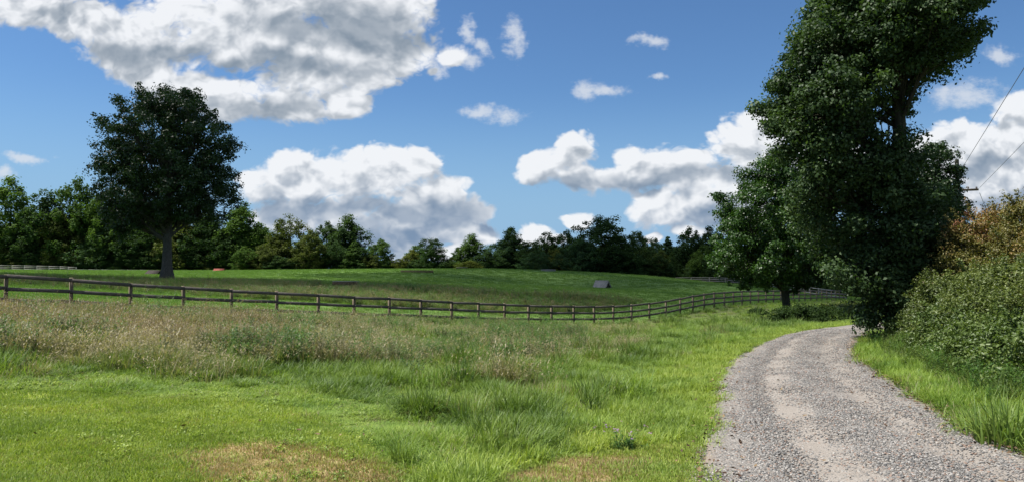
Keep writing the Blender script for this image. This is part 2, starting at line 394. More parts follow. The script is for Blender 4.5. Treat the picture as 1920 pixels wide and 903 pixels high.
M_RUSTY = grass_mat("rusty_stalks", [(0.090,0.086,0.042),(0.155,0.128,0.065),(0.230,0.180,0.095)], patch=0.5, root=(0.07,0.08,0.03), tipc=(0.225,0.172,0.105))
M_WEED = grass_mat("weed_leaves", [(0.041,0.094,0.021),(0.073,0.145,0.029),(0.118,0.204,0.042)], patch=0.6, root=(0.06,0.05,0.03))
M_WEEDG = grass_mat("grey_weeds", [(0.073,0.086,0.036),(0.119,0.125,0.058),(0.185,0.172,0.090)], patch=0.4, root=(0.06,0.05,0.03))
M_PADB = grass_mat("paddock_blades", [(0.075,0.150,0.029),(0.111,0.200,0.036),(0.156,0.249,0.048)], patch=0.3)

# ------------------------------------------------------------------ zones on the ground, as outlines in metres
def poly(pts): return np.array([ground(*p) for p in pts])
def inside(pg, x, y):
    x = np.asarray(x); y = np.asarray(y); r = np.zeros(x.shape, bool)
    j = len(pg) - 1
    for i in range(len(pg)):
        xi, yi = pg[i]; xj, yj = pg[j]
        with np.errstate(divide='ignore', invalid='ignore'):
            c = ((yi > y) != (yj > y)) & (x < (xj-xi)*(y-yi)/(yj-yi+1e-12)+xi)
        r ^= c; j = i
    return r
# gravel lane: left and right edges
L_E = [(1290,1000),(1305,930),(1315,903),(1322,850),(1335,800),(1340,770),(1343,740),(1348,715),(1362,690),(1390,668),(1420,650),(1460,632),(1500,622),(1540,615.5),(1580,611),(1620,607),(1660,604),(1700,601)]
R_E = [(2080,930),(1990,880),(1920,852),(1840,812),(1760,768),(1700,733),(1655,703),(1622,680),(1604,663),(1597,650),(1605,640),(1622,631),(1648,624),(1680,618.5),(1710,614.5),(1740,611.5),(1770,609),(1800,607)]
GL = [(2.35, -12), (2.15, -4), (1.95, 1.5)] + [ground(*p) for p in L_E]
GR = [(5.6, -12), (5.5, -4), (5.4, 1.5)] + [ground(*p) for p in R_E]
def resample(pts, n):
    p = np.array(pts); d = np.append(0, np.cumsum(np.hypot(*np.diff(p, axis=0).T)))
    s = np.linspace(0, d[-1], n)
    q = np.stack([np.interp(s, d, p[:, 0]), np.interp(s, d, p[:, 1])], 1)
    for _ in range(6): q[1:-1] = (q[:-2] + 2*q[1:-1] + q[2:]) / 4
    return q
NR = 220
# match the two edges by distance from the camera so that cross sections stay square to the lane
gl, gr = resample(GL, NR), resample(GR, NR)
lane = np.concatenate([gl, gr[::-1]])
LAWN_L = poly([(-900,760),(-300,722),(0,728),(180,732),(330,742),(480,752),(560,765),(640,800),(700,838),(760,872),(800,900),(830,960),(830,1300),(-900,1300)])
LAWN_R = poly([(880,1300),(900,930),(925,897),(1010,868),(1080,850),(1180,838),(1260,828),(1310,800),(1330,860),(1320,960),(1310,1300)])
BARE = [poly([(330,845),(420,832),(520,828),(620,842),(710,866),(780,903),(830,990),(460,990),(370,905)]), poly([(900,980),(940,885),(1040,858),(1180,850),(1240,862),(1180,905),(1120,980)])]
DRY = poly([(-400,560),(0,560),(300,560),(520,575),(700,600),(880,618),(960,640),(900,680),(820,690),(640,690),(520,700),(380,700),(200,688),(0,672),(-400,660)])

def soft(pg, x, y, amp=1.0):
    """inside() with a ragged, gradual edge"""
    x = np.asarray(x); y = np.asarray(y); sc2 = np.clip(y/14, 0.5, 3)
    return inside(pg, x+amp*sc2*(2.4*(vnoise(x, y, 1.7, 0)-0.5)+rng.normal(0, 0.35, x.shape)), y+amp*sc2*(2.4*(vnoise(x, y, 1.7, 1)-0.5)+rng.normal(0, 0.35, x.shape)))
def sm(x, a, b):
    t = np.clip((x-a)/(b-a), 0, 1); return t*t*(3-2*t)
rng = np.random.default_rng(7)
_G = [rng.random((64, 64)) for _ in range(3)]
def vnoise(x, y, s, k=0):
    """smooth value noise, 0..1"""
    g_ = _G[k]; u = np.asarray(x)/s + 1000; v = np.asarray(y)/s + 1000
    i = np.floor(u).astype(int); j = np.floor(v).astype(int); a = u-i; b = v-j
    a = a*a*(3-2*a); b = b*b*(3-2*b)
    q = lambda ii, jj: g_[ii % 64, jj % 64]
    return (q(i, j)*(1-a)+q(i+1, j)*a)*(1-b) + (q(i, j+1)*(1-a)+q(i+1, j+1)*a)*b
fence_line = np.array([(p[0], p[1]) for p in POSTS])
def beyond_fence(x, y):
    """true on the paddock side of the near fence"""
    fx, fy = fence_line[:, 0], fence_line[:, 1]
    return np.asarray(y) > np.interp(np.asarray(x), fx, fy, left=fy[0] - 3)

# ------------------------------------------------------------------ ground sheet
def axis(A, k, n, c):
    u = np.linspace(-1, 1, n); return c + A*np.sinh(k*u)/math.sinh(k)
gx = axis(1500, 6.0, 380, 1.0); gy = axis(1500, 6.0, 380, 12.0)
XX, YY = np.meshgrid(gx, gy); ZZ = Z(XX, YY)
V = np.stack([XX.ravel(), YY.ravel(), ZZ.ravel()], 1)
n = 380; I = np.arange(n*n).reshape(n, n)
Fq = np.stack([I[:-1, :-1].ravel(), I[:-1, 1:].ravel(), I[1:, 1:].ravel(), I[1:, :-1].ravel()], 1)
xf, yf = V[:, 0], V[:, 1]
pad = (beyond_fence(xf, yf) & (yf < 400)).astype(float)
lawn = (inside(LAWN_L, xf, yf) | inside(LAWN_R, xf, yf)).astype(float)
bare = (inside(BARE[0], xf, yf) | inside(BARE[1], xf, yf)).astype(float)
dry = inside(DRY, xf, yf).astype(float)
m, t = new_mat("ground_cover")
pos = t.node('ShaderNodeNewGeometry').outputs['Position']
nA = t.noise(pos, 0.35, 5, 0.6); nB = t.noise(pos, 3.0, 6, 0.65); nC = t.noise(pos, 25, 4, 0.7)
far_v = t.vmath('MULTIPLY', pos, (0.05, 0.22, 0.1)); nS = t.noise(far_v, 2.2, 5, 0.6)
meadow = t.mix(nB, (0.050,0.075,0.020), (0.110,0.125,0.045))
lawnc = t.mix(nB, (0.160,0.210,0.036), (0.260,0.300,0.060))
lawnc = t.mix(t.ramp(nC, 0.45, 0.8), lawnc, (0.270,0.250,0.100))
barec = t.mix(t.ramp(nC, 0.3, 0.7), (0.25,0.18,0.085), (0.40,0.31,0.17))
dryc = t.mix(nB, (0.070,0.088,0.032), (0.140,0.140,0.060))
padc = t.mix(t.ramp(nS, 0.3, 0.7), (0.080,0.150,0.034), (0.120,0.205,0.046))
padc = t.mix(t.math('MULTIPLY', t.ramp(nB, 0.35, 0.75), 0.5), padc, (0.110,0.150,0.050))
c = t.mix(attr(t, 'dry'), meadow, dryc)
c = t.mix(attr(t, 'lawn'), c, lawnc)
c = t.mix(t.math('MULTIPLY', attr(t, 'bare'), t.ramp(nB, 0.3, 0.55)), c, barec)
c = t.mix(attr(t, 'pad'), c, padc)
hb = t.math('ADD', t.math('MULTIPLY', nC, 0.4), nB)
finish(t, bsdf(t, c, 0.95, 0.1, bump(t, hb, 0.05, 0.8)))
M_GROUND = m
me = mk_mesh("ground", V, Fq, M_GROUND, {'pad': ('POINT', pad), 'lawn': ('POINT', lawn), 'bare': ('POINT', bare), 'dry': ('POINT', dry)}, smooth=True)
tag(obj("ground", me), 'grassy field ground', kind='structure')

# ------------------------------------------------------------------ gravel lane
NC = 25
ts = np.linspace(0, 1, NC)
RV = []; RA = []; RB = []
mid = (gl + gr) / 2; along = np.append(0, np.cumsum(np.hypot(*np.diff(mid, axis=0).T)))
for i in range(NR):
    wob = 0.05*math.sin(along[i]*2.1) + 0.04*math.sin(along[i]*5.3+1)
    a = gl[i] + (gl[i]-gr[i])/np.linalg.norm(gl[i]-gr[i])*(0.12+wob); b = gr[i] - (gl[i]-gr[i])/np.linalg.norm(gl[i]-gr[i])*(0.10-wob)
    for tt in ts:
        p = a + (b-a)*tt; RV.append((p[0], p[1])); RA.append(tt); RB.append(along[i])
RV = np.array(RV); RA = np.array(RA); RB = np.array(RB)
rz_ = Z(RV[:, 0], RV[:, 1])
prof = 0.045*np.clip(1-(2*RA-1)**4, 0, 1) + 0.02*np.exp(-((RA-0.5)/0.1)**2) - 0.02*np.exp(-((RA-0.30)/0.07)**2) - 0.02*np.exp(-((RA-0.72)/0.07)**2)
edge = (RA < 0.001) | (RA > 0.999)
rz_ = rz_ + 0.012 + prof - 0.10*edge
V = np.stack([RV[:, 0], RV[:, 1], rz_], 1)
I = np.arange(NR*NC).reshape(NR, NC)
Fq = np.stack([I[:-1, :-1].ravel(), I[:-1, 1:].ravel(), I[1:, 1:].ravel(), I[1:, :-1].ravel()], 1)
m, t = new_mat("gravel")
pos = t.node('ShaderNodeNewGeometry').outputs['Position']
ac = attr(t, 'across'); nW = t.noise(pos, 0.5, 4, 0.6)
acw = t.math('ADD', ac, t.math('MULTIPLY', t.math('SUBTRACT', nW, 0.5), 0.14))
def band(c_, w): return t.math('SUBTRACT', 1.0, t.math('MULTIPLY', t.math('ABSOLUTE', t.math('SUBTRACT', acw, c_)), 1.0/w), clamp=True)
track = t.math('MAXIMUM', t.ramp(band(0.36, 0.16), 0.0, 0.7), t.ramp(band(0.76, 0.15), 0.0, 0.7))
vor = t.node('ShaderNodeTexVoronoi', ins={'Vector': pos, 'Scale': 42.0, 'Randomness': 1.0})
vor2 = t.node('ShaderNodeTexVoronoi', ins={'Vector': pos, 'Scale': 95.0, 'Randomness': 1.0})
stone = t.mix(t.ramp(t.node('ShaderNodeSeparateColor', ins={0: vor.outputs['Color']}).outputs[0], 0.1, 0.9, smooth=False), (0.11,0.11,0.108), (0.29,0.272,0.25))
stone = t.mix(t.ramp(vor.outputs['Distance'], 0.3, 0.75), stone, (0.12,0.11,0.10))
dust = t.mix(t.ramp(t.noise(pos, 1.3, 4), 0.3, 0.7), (0.180,0.155,0.130), (0.222,0.200,0.175))
dust = t.mix(t.math('MULTIPLY', t.ramp(t.node('ShaderNodeSeparateColor', ins={0: vor2.outputs['Color']}).outputs[0], 0.2, 1.0), 0.55), dust, (0.29,0.265,0.24))
dust = t.mix(t.math('MULTIPLY', t.ramp(t.noise(pos, 60, 2), 0.62, 0.7), 0.6), dust, (0.07,0.06,0.05))
nD = t.noise(pos, 9, 4, 0.6)
fac = t.ramp(t.math('ADD', t.math('MULTIPLY', track, 0.9), t.math('MULTIPLY', t.math('SUBTRACT', nD, 0.5), 0.6)), 0.25, 0.75, 0.40, 0.85)
c = t.mix(fac, stone, dust)
edgec = t.math('MAXIMUM', t.ramp(acw, 0.90, 0.99), t.ramp(acw, 0.07, 0.0))
c = t.mix(t.math('MULTIPLY', edgec, 0.7), c, (0.26,0.185,0.125))
hh = t.math('ADD', t.math('MULTIPLY', t.ramp(vor.outputs['Distance'], 0.0, 0.8, 1.0, 0.0), 1.0), t.math('MULTIPLY', nD, 0.5))
hh = t.math('MULTIPLY', hh, t.ramp(fac, 0.0, 1.0, 1.0, 0.35))
finish(t, bsdf(t, c, 0.92, 0.15, bump(t, hh, 0.012, 1.0)))
M_GRAVEL = m
me = mk_mesh("gravel_road", V, Fq, M_GRAVEL, {'across': ('POINT', RA), 'along': ('POINT', RB)}, smooth=True)
tag(obj("gravel_road", me), 'curving gravel lane', kind='structure')

# ------------------------------------------------------------------ scatter: one object of "stuff" from a few small pieces
def gn_scatter(name, label, pts, rz, scl, idx, pieces, tilt=None, cat=None):
    colx = bpy.data.collections.new(name + "_pieces")
    for i, me_ in enumerate(pieces):
        o = bpy.data.objects.new("%s_piece" % name, me_); colx.objects.link(o)
    me_ = bpy.data.meshes.new(name); me_.vertices.add(len(pts)); me_.vertices.foreach_set('co', np.asarray(pts, np.float32).ravel())
    rot = np.zeros((len(pts), 3), np.float32); rot[:, 2] = rz
    if tilt is not None: rot[:, :2] = tilt
    a = me_.attributes.new('rot', 'FLOAT_VECTOR', 'POINT'); a.data.foreach_set('vector', rot.ravel())
    s3 = np.asarray(scl, np.float32); s3 = np.repeat(s3[:, None], 3, 1) if s3.ndim == 1 else s3
    a = me_.attributes.new('scl', 'FLOAT_VECTOR', 'POINT'); a.data.foreach_set('vector', s3.ravel())
    a = me_.attributes.new('pick', 'INT', 'POINT'); a.data.foreach_set('value', np.asarray(idx, np.int32))
    me_.update()
    o = obj(name, me_)
    ngr = bpy.data.node_groups.new(name + "_scatter", 'GeometryNodeTree')
    ngr.interface.new_socket("Geometry", in_out='INPUT', socket_type='NodeSocketGeometry')
    ngr.interface.new_socket("Geometry", in_out='OUTPUT', socket_type='NodeSocketGeometry')
    q = NT(ngr); gi_ = q.node('NodeGroupInput'); go_ = q.node('NodeGroupOutput')
    ci = q.node('GeometryNodeCollectionInfo', ins={0: colx}); ci.inputs['Separate Children'].default_value = True; ci.inputs['Reset Children'].default_value = True
    def na(nm, ty):
        x = q.node('GeometryNodeInputNamedAttribute', data_type=ty); x.inputs[0].default_value = nm; return x.outputs[0]
    ip = q.node('GeometryNodeInstanceOnPoints')
    q.l.new(gi_.outputs[0], ip.inputs['Points']); q.l.new(ci.outputs[0], ip.inputs['Instance'])
    ip.inputs['Pick Instance'].default_value = True
    q.l.new(na('pick', 'INT'), ip.inputs['Instance Index']); q.l.new(na('rot', 'FLOAT_VECTOR'), ip.inputs['Rotation']); q.l.new(na('scl', 'FLOAT_VECTOR'), ip.inputs['Scale'])
    q.l.new(ip.outputs[0], go_.inputs[0])
    md = o.modifiers.new("scatter", 'NODES'); md.node_group = ngr
    tag(o, label, kind='stuff'); return o

def blades(rs, n, h, spread, width, lean=0.5, seg=3, droop=0.6, hvar=0.4, mat=None, name="tuft", head=None):
    """a tuft: n tapering, arching blades; head adds feathery seed heads on part of them"""
    V = []; Fc = []; TI = []; AL = []; nv = 0
    for i in range(n):
        a = rs.uniform(0, 2*math.pi); r = spread*math.sqrt(rs.random()); bx, by = r*math.cos(a), r*math.sin(a)
        az = a + rs.normal(0, 0.9); L = h*(1-hvar*rs.random()); ln = lean*abs(rs.normal(0, 0.6)) + 0.05
        dx, dy = math.cos(az), math.sin(az); px, py = -dy, dx; tw = rs.uniform(-0.6, 0.6)
        px, py = px*math.cos(tw)-py*math.sin(tw), px*math.sin(tw)+py*math.cos(tw)
        w = width*rs.uniform(0.7, 1.3); tint = rs.random()
        x, y, z = bx, by, -0.01; ang = ln*0.4
        for k in range(seg+1):
            f = k/seg; ww = w*(1-f)**0.7 if k < seg else 0
            if k < seg:
                V += [(x-px*ww/2, y-py*ww/2, z), (x+px*ww/2, y+py*ww/2, z)]; AL += [f, f]
            else: V.append((x, y, z)); AL.append(1.0)
            st = L/seg; x += dx*math.sin(ang)*st; y += dy*math.sin(ang)*st; z += math.cos(ang)*st; ang += droop*ln + (0.25*rs.random() if droop else 0)
        for k in range(seg-1):
            b0 = nv+2*k; Fc.append((b0, b0+1, b0+3, b0+2)); TI.append(tint)
        b0 = nv+2*(seg-1); Fc.append((b0, b0+1, b0+2, b0+2)); TI.append(tint); nv += 2*seg+1
        if head and rs.random() < head[0]:
            for j in range(head[1]):
                f = rs.uniform(0, 1); hx, hy, hz = V[-1] if False else (x, y, z)
                q = L*head[2]; ox, oy, oz = rs.normal(0, 0.16*q), rs.normal(0, 0.16*q), rs.uniform(-q, 0.0)
                s_ = head[3]*rs.uniform(0.6, 1.4); d_ = rs.normal(0, 1, 3); d_ /= np.linalg.norm(d_)
                c0 = np.array([hx+ox, hy+oy, hz+oz]); e = np.cross(d_, [0, 0, 1.0]); e /= np.linalg.norm(e)+1e-6
                V += [tuple(c0-d_*s_), tuple(c0+e*s_*0.25), tuple(c0+d_*s_), tuple(c0-e*s_*0.25)]; AL += [1]*4
                Fc.append((nv, nv+1, nv+2, nv+3)); TI.append(rs.random()); nv += 4
    Fc = np.array(Fc); tri = Fc[:, 2] == Fc[:, 3]
    order = np.concatenate([np.where(~tri)[0], np.where(tri)[0]])
    return mk_mesh(name, V, [Fc[~tri], Fc[tri][:, :3]], mat, {'tint': ('FACE', np.array(TI)[order]), 'along': ('POINT', AL)})

def weed(rs, h, stems, mat, name="weed", leaf=0.05, dens=22, fan=0.35, narrow=0.3):
    """a leafy herb: upright stems set with small leaves"""
    V = []; Fc = []; TI = []; AL = []; nv = 0
    for s_ in range(stems):
        az = rs.uniform(0, 2*math.pi); ln = abs(rs.normal(0, fan)); L = h*rs.uniform(0.6, 1.0)
        b0 = np.array([rs.normal(0, 0.05), rs.normal(0, 0.05), 0]); d = np.array([math.cos(az)*math.sin(ln), math.sin(az)*math.sin(ln), math.cos(ln)])
        e = np.array([-d[1], d[0], 0.01]); e /= np.linalg.norm(e)
        V += [tuple(b0-e*0.004), tuple(b0+e*0.004), tuple(b0+d*L)]; AL += [0.1, 0.1, 1]; Fc.append((nv, nv+1, nv+2, nv+2)); TI.append(0.2); nv += 3
        for k in range(dens):
            f = rs.uniform(0.12, 1.0); p = b0 + d*L*f; a = rs.uniform(0, 2*math.pi); sz = leaf*rs.uniform(0.6, 1.3)*(1.25-0.5*f)
            u = np.array([math.cos(a), math.sin(a), rs.uniform(-0.2, 0.9)]); u /= np.linalg.norm(u)
            w = np.cross(u, [0, 0, 1.0]); w /= np.linalg.norm(w)+1e-6
            V += [tuple(p), tuple(p+u*sz*0.5+w*sz*narrow*0.5), tuple(p+u*sz), tuple(p+u*sz*0.5-w*sz*narrow*0.5)]; AL += [0.6]*4
            Fc.append((nv, nv+1, nv+2, nv+3)); TI.append(rs.random()); nv += 4
    Fc = np.array(Fc); tri = Fc[:, 2] == Fc[:, 3]; order = np.concatenate([np.where(~tri)[0], np.where(tri)[0]])
    return mk_mesh(name, V, [Fc[~tri], Fc[tri][:, :3]], mat, {'tint': ('FACE', np.array(TI)[order]), 'along': ('POINT', AL)})

def wedge_points(n, y0, y1, half=0.86, bias=1.0, xlo=None, xhi=None):
    """random ground points in the part of the field that the lane's gate looks on, denser nearby"""
    u = rng.random(n); Y = y0*(y1/y0)**(u**bias)          # log-distributed distance
    X = rng.uniform(-half if xlo is None else xlo, half if xhi is None else xhi, n)*Y
    return X, Y
def off_road(x, y, m=0.0):
    x = np.asarray(x); w = 0.02+0.11*vnoise(x, y, 0.9, 2)**2     # tufts creep in over the edge of the gravel here and there
    return ~inside(lane, x+rng.normal(0, 1, x.shape)*w, y+rng.normal(0, 1, x.shape)*w)

# ---------- lawn
rs = np.random.default_rng(3)
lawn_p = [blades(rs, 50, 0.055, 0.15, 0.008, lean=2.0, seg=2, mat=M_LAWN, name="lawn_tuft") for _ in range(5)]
X, Y = wedge_points(42000, 4.6, 22)
near = soft(LAWN_L, X, Y, 0.18) | soft(LAWN_R, X, Y, 0.18)
bare_ = soft(BARE[0], X, Y, 0.35) | soft(BARE[1], X, Y, 0.35)
keep = near & off_road(X, Y) & (~bare_ | (rng.random(len(X)) < 0.30*vnoise(X, Y, 0.3)))
X, Y = X[keep], Y[keep]
gn_scatter("mown_grass", "short mown grass of the near lawn", np.stack([X, Y, Z(X, Y)], 1), rng.random(len(X))*6.28, rng.uniform(0.7, 1.25, len(X))*(1.0+0.02*Y), rng.integers(0, 5, len(X)), lawn_p)
M_STRAW = grass_mat("straw_blades", [(0.208,0.156,0.072),(0.312,0.234,0.117),(0.390,0.325,0.169)], patch=1.0, root=(0.14,0.10,0.05))
straw_p = [blades(rs, 46, 0.045, 0.14, 0.0065, lean=1.3, seg=2, mat=M_STRAW, name="straw_tuft") for _ in range(3)]
X, Y = wedge_points(30000, 4.6, 20)
inl = soft(LAWN_L, X, Y, 0.18) | soft(LAWN_R, X, Y, 0.18); bb = soft(BARE[0], X, Y, 0.35) | soft(BARE[1], X, Y, 0.35); lr = soft(LAWN_R, X, Y, 0.18)
keep = inl & off_road(X, Y) & (bb | (rng.random(len(X)) < 0.10 + 0.55*lr + 0.25*(vnoise(X, Y, 1.2, 1) > 0.7)))
X, Y = X[keep], Y[keep]
gn_scatter("worn_grass", "straw coloured worn grass in the bare patches of the lawn", np.stack([X, Y, Z(X, Y)], 1), rng.random(len(X))*6.28, rng.uniform(0.7, 1.2, len(X)), rng.integers(0, 3, len(X)), straw_p)

# ---------- lush rough grass
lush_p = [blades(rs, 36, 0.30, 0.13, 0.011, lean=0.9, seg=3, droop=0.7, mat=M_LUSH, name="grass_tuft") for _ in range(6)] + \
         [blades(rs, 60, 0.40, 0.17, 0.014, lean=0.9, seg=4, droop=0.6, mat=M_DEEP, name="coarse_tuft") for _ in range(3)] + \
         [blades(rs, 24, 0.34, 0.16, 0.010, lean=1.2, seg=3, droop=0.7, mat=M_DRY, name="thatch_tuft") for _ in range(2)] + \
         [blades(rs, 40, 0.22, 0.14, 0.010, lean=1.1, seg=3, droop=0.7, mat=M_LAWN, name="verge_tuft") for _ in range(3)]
X, Y = wedge_points(66000, 5.0, 118, bias=0.95)
inl = soft(LAWN_L, X, Y, 0.18) | soft(LAWN_R, X, Y, 0.18); indry = soft(DRY, X, Y)
keep = ~inl & off_road(X, Y) & ~beyond_fence(X, Y) & (~indry | (rng.random(len(X)) < 0.8)) & ((Y < 60) | (X > 0.2*Y)) & ~((X > 9) & (Y > 9) & (X > 0.62*Y+2.0))
X, Y = X[keep], Y[keep]
# distance to the lane edge keeps the blades low beside it
dl = np.min(np.hypot(X[:, None]-gl[None, ::3, 0], Y[:, None]-gl[None, ::3, 1]), 1)
dlawn = np.minimum(1, np.min(np.hypot(X[:, None]-np.array(resample(LAWN_L[1:-2], 120))[None, :, 0], Y[:, None]-np.array(resample(LAWN_L[1:-2], 120))[None, :, 1]), 1)/1.8)
hs = (0.22+1.25*vnoise(X, Y, 1.0, 1)**2.2+0.35*vnoise(X, Y, 0.35, 2)*vnoise(X, Y, 0.9, 0))*np.clip(0.28+dl/3.2, 0.28, 1)*(0.35+0.65*dlawn)
right = X > np.interp(Y, gr[:, 1], gr[:, 0])
hs = np.where(right, 0.42+0.40*vnoise(X, Y, 0.6, 1), hs)
clump = vnoise(X, Y, 0.42, 0)*(0.35+0.65*vnoise(X, Y, 1.6, 2))
li = rng.integers(0, 6, len(X))
hollow = (dl > 1.6) & (dlawn > 0.6) & ~right
li = np.where(hollow & (clump > 0.37) & (rng.random(len(X)) < 0.7), rng.integers(6, 9, len(X)), li); hs = np.where(li >= 6, hs*1.1+0.1, hs)
li = np.where((rng.random(len(X)) < 0.05 + 0.35*hollow*(vnoise(X, Y, 1.0, 1) > 0.68)) & (li < 6), rng.integers(9, 11, len(X)), li)
vg = (dl < 2.2*rng.random(len(X))+0.4) & ~right; li = np.where(vg, rng.integers(11, 14, len(X)), li); hs = np.where(vg, 0.35+0.35*rng.random(len(X))+0.2*dl, hs)
s3 = np.stack([0.75+0.4*hs, 0.75+0.4*hs, hs*rng.uniform(0.65, 1.3, len(X))], 1)*(1+0.006*Y)[:, None]
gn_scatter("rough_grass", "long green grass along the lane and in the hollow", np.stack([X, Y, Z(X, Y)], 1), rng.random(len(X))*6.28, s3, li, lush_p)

# ---------- dry meadow of seeding stalks
dry_p = [blades(rs, 17, 0.66, 0.17, 0.010, lean=0.50, seg=3, droop=0.5, mat=M_DRY, name="dry_tuft", head=(0.5, 5, 0.34, 0.028)) for _ in range(4)] + \
        [blades(rs, 17, 0.72, 0.17, 0.010, lean=0.45, seg=3, droop=0.4, mat=M_RUSTY, name="rusty_tuft", head=(0.5, 5, 0.38, 0.028)) for _ in range(3)] + \
        [blades(rs, 26, 0.48, 0.17, 0.014, lean=0.8, seg=3, mat=M_MEADOW, name="meadow_tuft") for _ in range(4)]
X, Y = wedge_points(52000, 11, 52, bias=0.9)
indry = soft(DRY, X, Y); bf = beyond_fence(X, Y)
patchy = vnoise(X, Y, 2.2, 2)
fringe = ~indry & (X < 0.18*Y) & (Y > 13)
keep = ~bf & off_road(X, Y) & ~soft(LAWN_L, X, Y, 0.18) & (indry & (rng.random(len(X)) < 0.8) | (fringe & (patchy > 0.70)) | ((X < 0.15*Y) & (Y > 26) & (patchy > 0.40) & (rng.random(len(X)) < 0.6)))
X, Y, patchy = X[keep], Y[keep], patchy[keep]
rusty = (X < -0.30*Y) & (Y > 16)
green = rng.random(len(X)) < (0.42 + 0.9*(0.5-patchy) + 0.30*sm(Y, 16, 26)*sm(X/Y, -0.6, -0.3) + 0.25*sm(X/Y, -0.3, 0.1))
idx = np.where(green, rng.integers(7, 11, len(X)), np.where(rusty & (rng.random(len(X)) < 0.75), rng.integers(4, 7, len(X)), rng.integers(0, 4, len(X))))
sc_ = rng.uniform(0.5, 1.1, len(X))*(0.30+1.15*vnoise(X, Y, 1.3, 0)*(0.6+0.4*vnoise(X, Y, 4.0, 1)))
s3 = np.stack([1.1*np.ones(len(X)), 1.1*np.ones(len(X)), sc_], 1)*(1+0.004*Y)[:, None]
gn_scatter("meadow_grass", "dry tan seeding grass of the unmown meadow", np.stack([X, Y, Z(X, Y)], 1), rng.random(len(X))*6.28, s3, idx, dry_p)

# ---------- leafy weeds in the meadow
weed_p = [weed(rs, 0.75, 8, M_WEED, leaf=0.085, dens=30) for _ in range(4)] + [weed(rs, 0.8, 9, M_WEEDG, leaf=0.065, dens=28) for _ in range(3)]
X, Y = wedge_points(26000, 12, 60, bias=0.7)
bf = beyond_fence(X, Y); pt = 0.55*vnoise(X, Y, 1.1, 1)+0.45*vnoise(X, Y, 3.5, 2)
keep = ~bf & off_road(X, Y) & ~soft(LAWN_L, X, Y, 0.18) & (pt > 0.52) & (X < 0.10*Y) & ((Y > 17) | soft(DRY, X, Y))
X, Y = X[keep], Y[keep]
gn_scatter("meadow_weeds", "leafy green weeds growing among the meadow grass", np.stack([X, Y, Z(X, Y)], 1), rng.random(len(X))*6.28, rng.uniform(0.45, 1.0, len(X))*(0.7+0.6*vnoise(X, Y, 2.5, 0)), rng.integers(0, 7, len(X)), weed_p)

# ---------- low broad-leaved plants in the grass beside the lawn
clover = [weed(rs, 0.06, 9, M_LAWN, leaf=0.022, dens=7, fan=1.1, narrow=0.8, name="clover") for _ in range(3)]
X, Y = wedge_points(16000, 6, 20)
keep = ~soft(LAWN_R, X, Y, 0.18) & off_road(X, Y) & (vnoise(X, Y, 0.9, 2) > 0.5) & (X < 0.45*Y)
keep &= ~soft(LAWN_L, X, Y, 0.18) | (rng.random(len(X)) < 0.12)
X, Y = X[keep], Y[keep]
gn_scatter("low_herbs", "low clover and plantain leaves in the green grass", np.stack([X, Y, Z(X, Y)], 1), rng.random(len(X))*6.28, rng.uniform(0.6, 1.4, len(X)), rng.integers(0, 3, len(X)), clover)

# ---------- paddock grass and the weedy band beyond the fence
pad_p = [blades(rs, 30, 0.12, 0.28, 0.014, lean=0.8, seg=2, mat=M_PADB, name="paddock_tuft") for _ in range(4)]
X, Y = wedge_points(60000, 30, 170, half=0.80, bias=0.9)
keep = beyond_fence(X, Y) & (X < 0.47*Y)
X, Y = X[keep], Y[keep]
gn_scatter("paddock_grass", "short even grass of the paddock", np.stack([X, Y, Z(X, Y)], 1), rng.random(len(X))*6.28, rng.uniform(0.6, 1.2, len(X))*(1+0.010*Y), rng.integers(0, 4, len(X)), pad_p)
BAND = poly([(-200,518),(200,521),(420,530),(590,533),(760,541),(960,549),(1120,555),(1190,560),(1210,566),(1170,576),(1120,585),(960,590),(700,575),(480,560),(300,552),(150,540),(-200,525)])
X, Y = wedge_points(90000, 32, 110, half=0.80)
ib = inside(BAND, X, Y) & beyond_fence(X, Y) & (X < 0.2*Y)
dens_ = vnoise(X, Y, 4.0, 2); edge_w = sm(X/Y, -0.75, -0.15)
keep = ib & (rng.random(len(X)) < (0.18+0.82*edge_w)*np.clip(dens_*1.6, 0.2, 1))
keep &= ~((np.abs(X+16.4) < 2.0) & (Y > 64) & (Y < 77))      # trodden clear before the low table jump
X, Y = X[keep], Y[keep]
band_p = [blades(rs, 26, 0.55, 0.25, 0.012, lean=0.5, seg=3, mat=M_MEADOW, name="band_tuft") for _ in range(3)] + \
         [blades(rs, 22, 0.6, 0.25, 0.010, lean=0.4, seg=3, mat=M_RUSTY, name="band_stalks", head=(0.8, 5, 0.3, 0.04)) for _ in range(2)] + [weed(rs, 0.8, 8, M_WEEDG, leaf=0.10, dens=20) for _ in range(2)] + [weed(rs, 0.8, 9, M_WEED, leaf=0.11, dens=20) for _ in range(2)]
gn_scatter("paddock_weeds", "rough weedy band of dull stalks beyond the board fence", np.stack([X, Y, Z(X, Y)], 1), rng.random(len(X))*6.28, rng.uniform(0.5, 1.15, len(X))*(0.75+0.5*vnoise(X, Y, 5.0, 1)), rng.choice(9, len(X), p=[.22,.20,.18,.05,.05,.09,.07,.07,.07]), band_p)

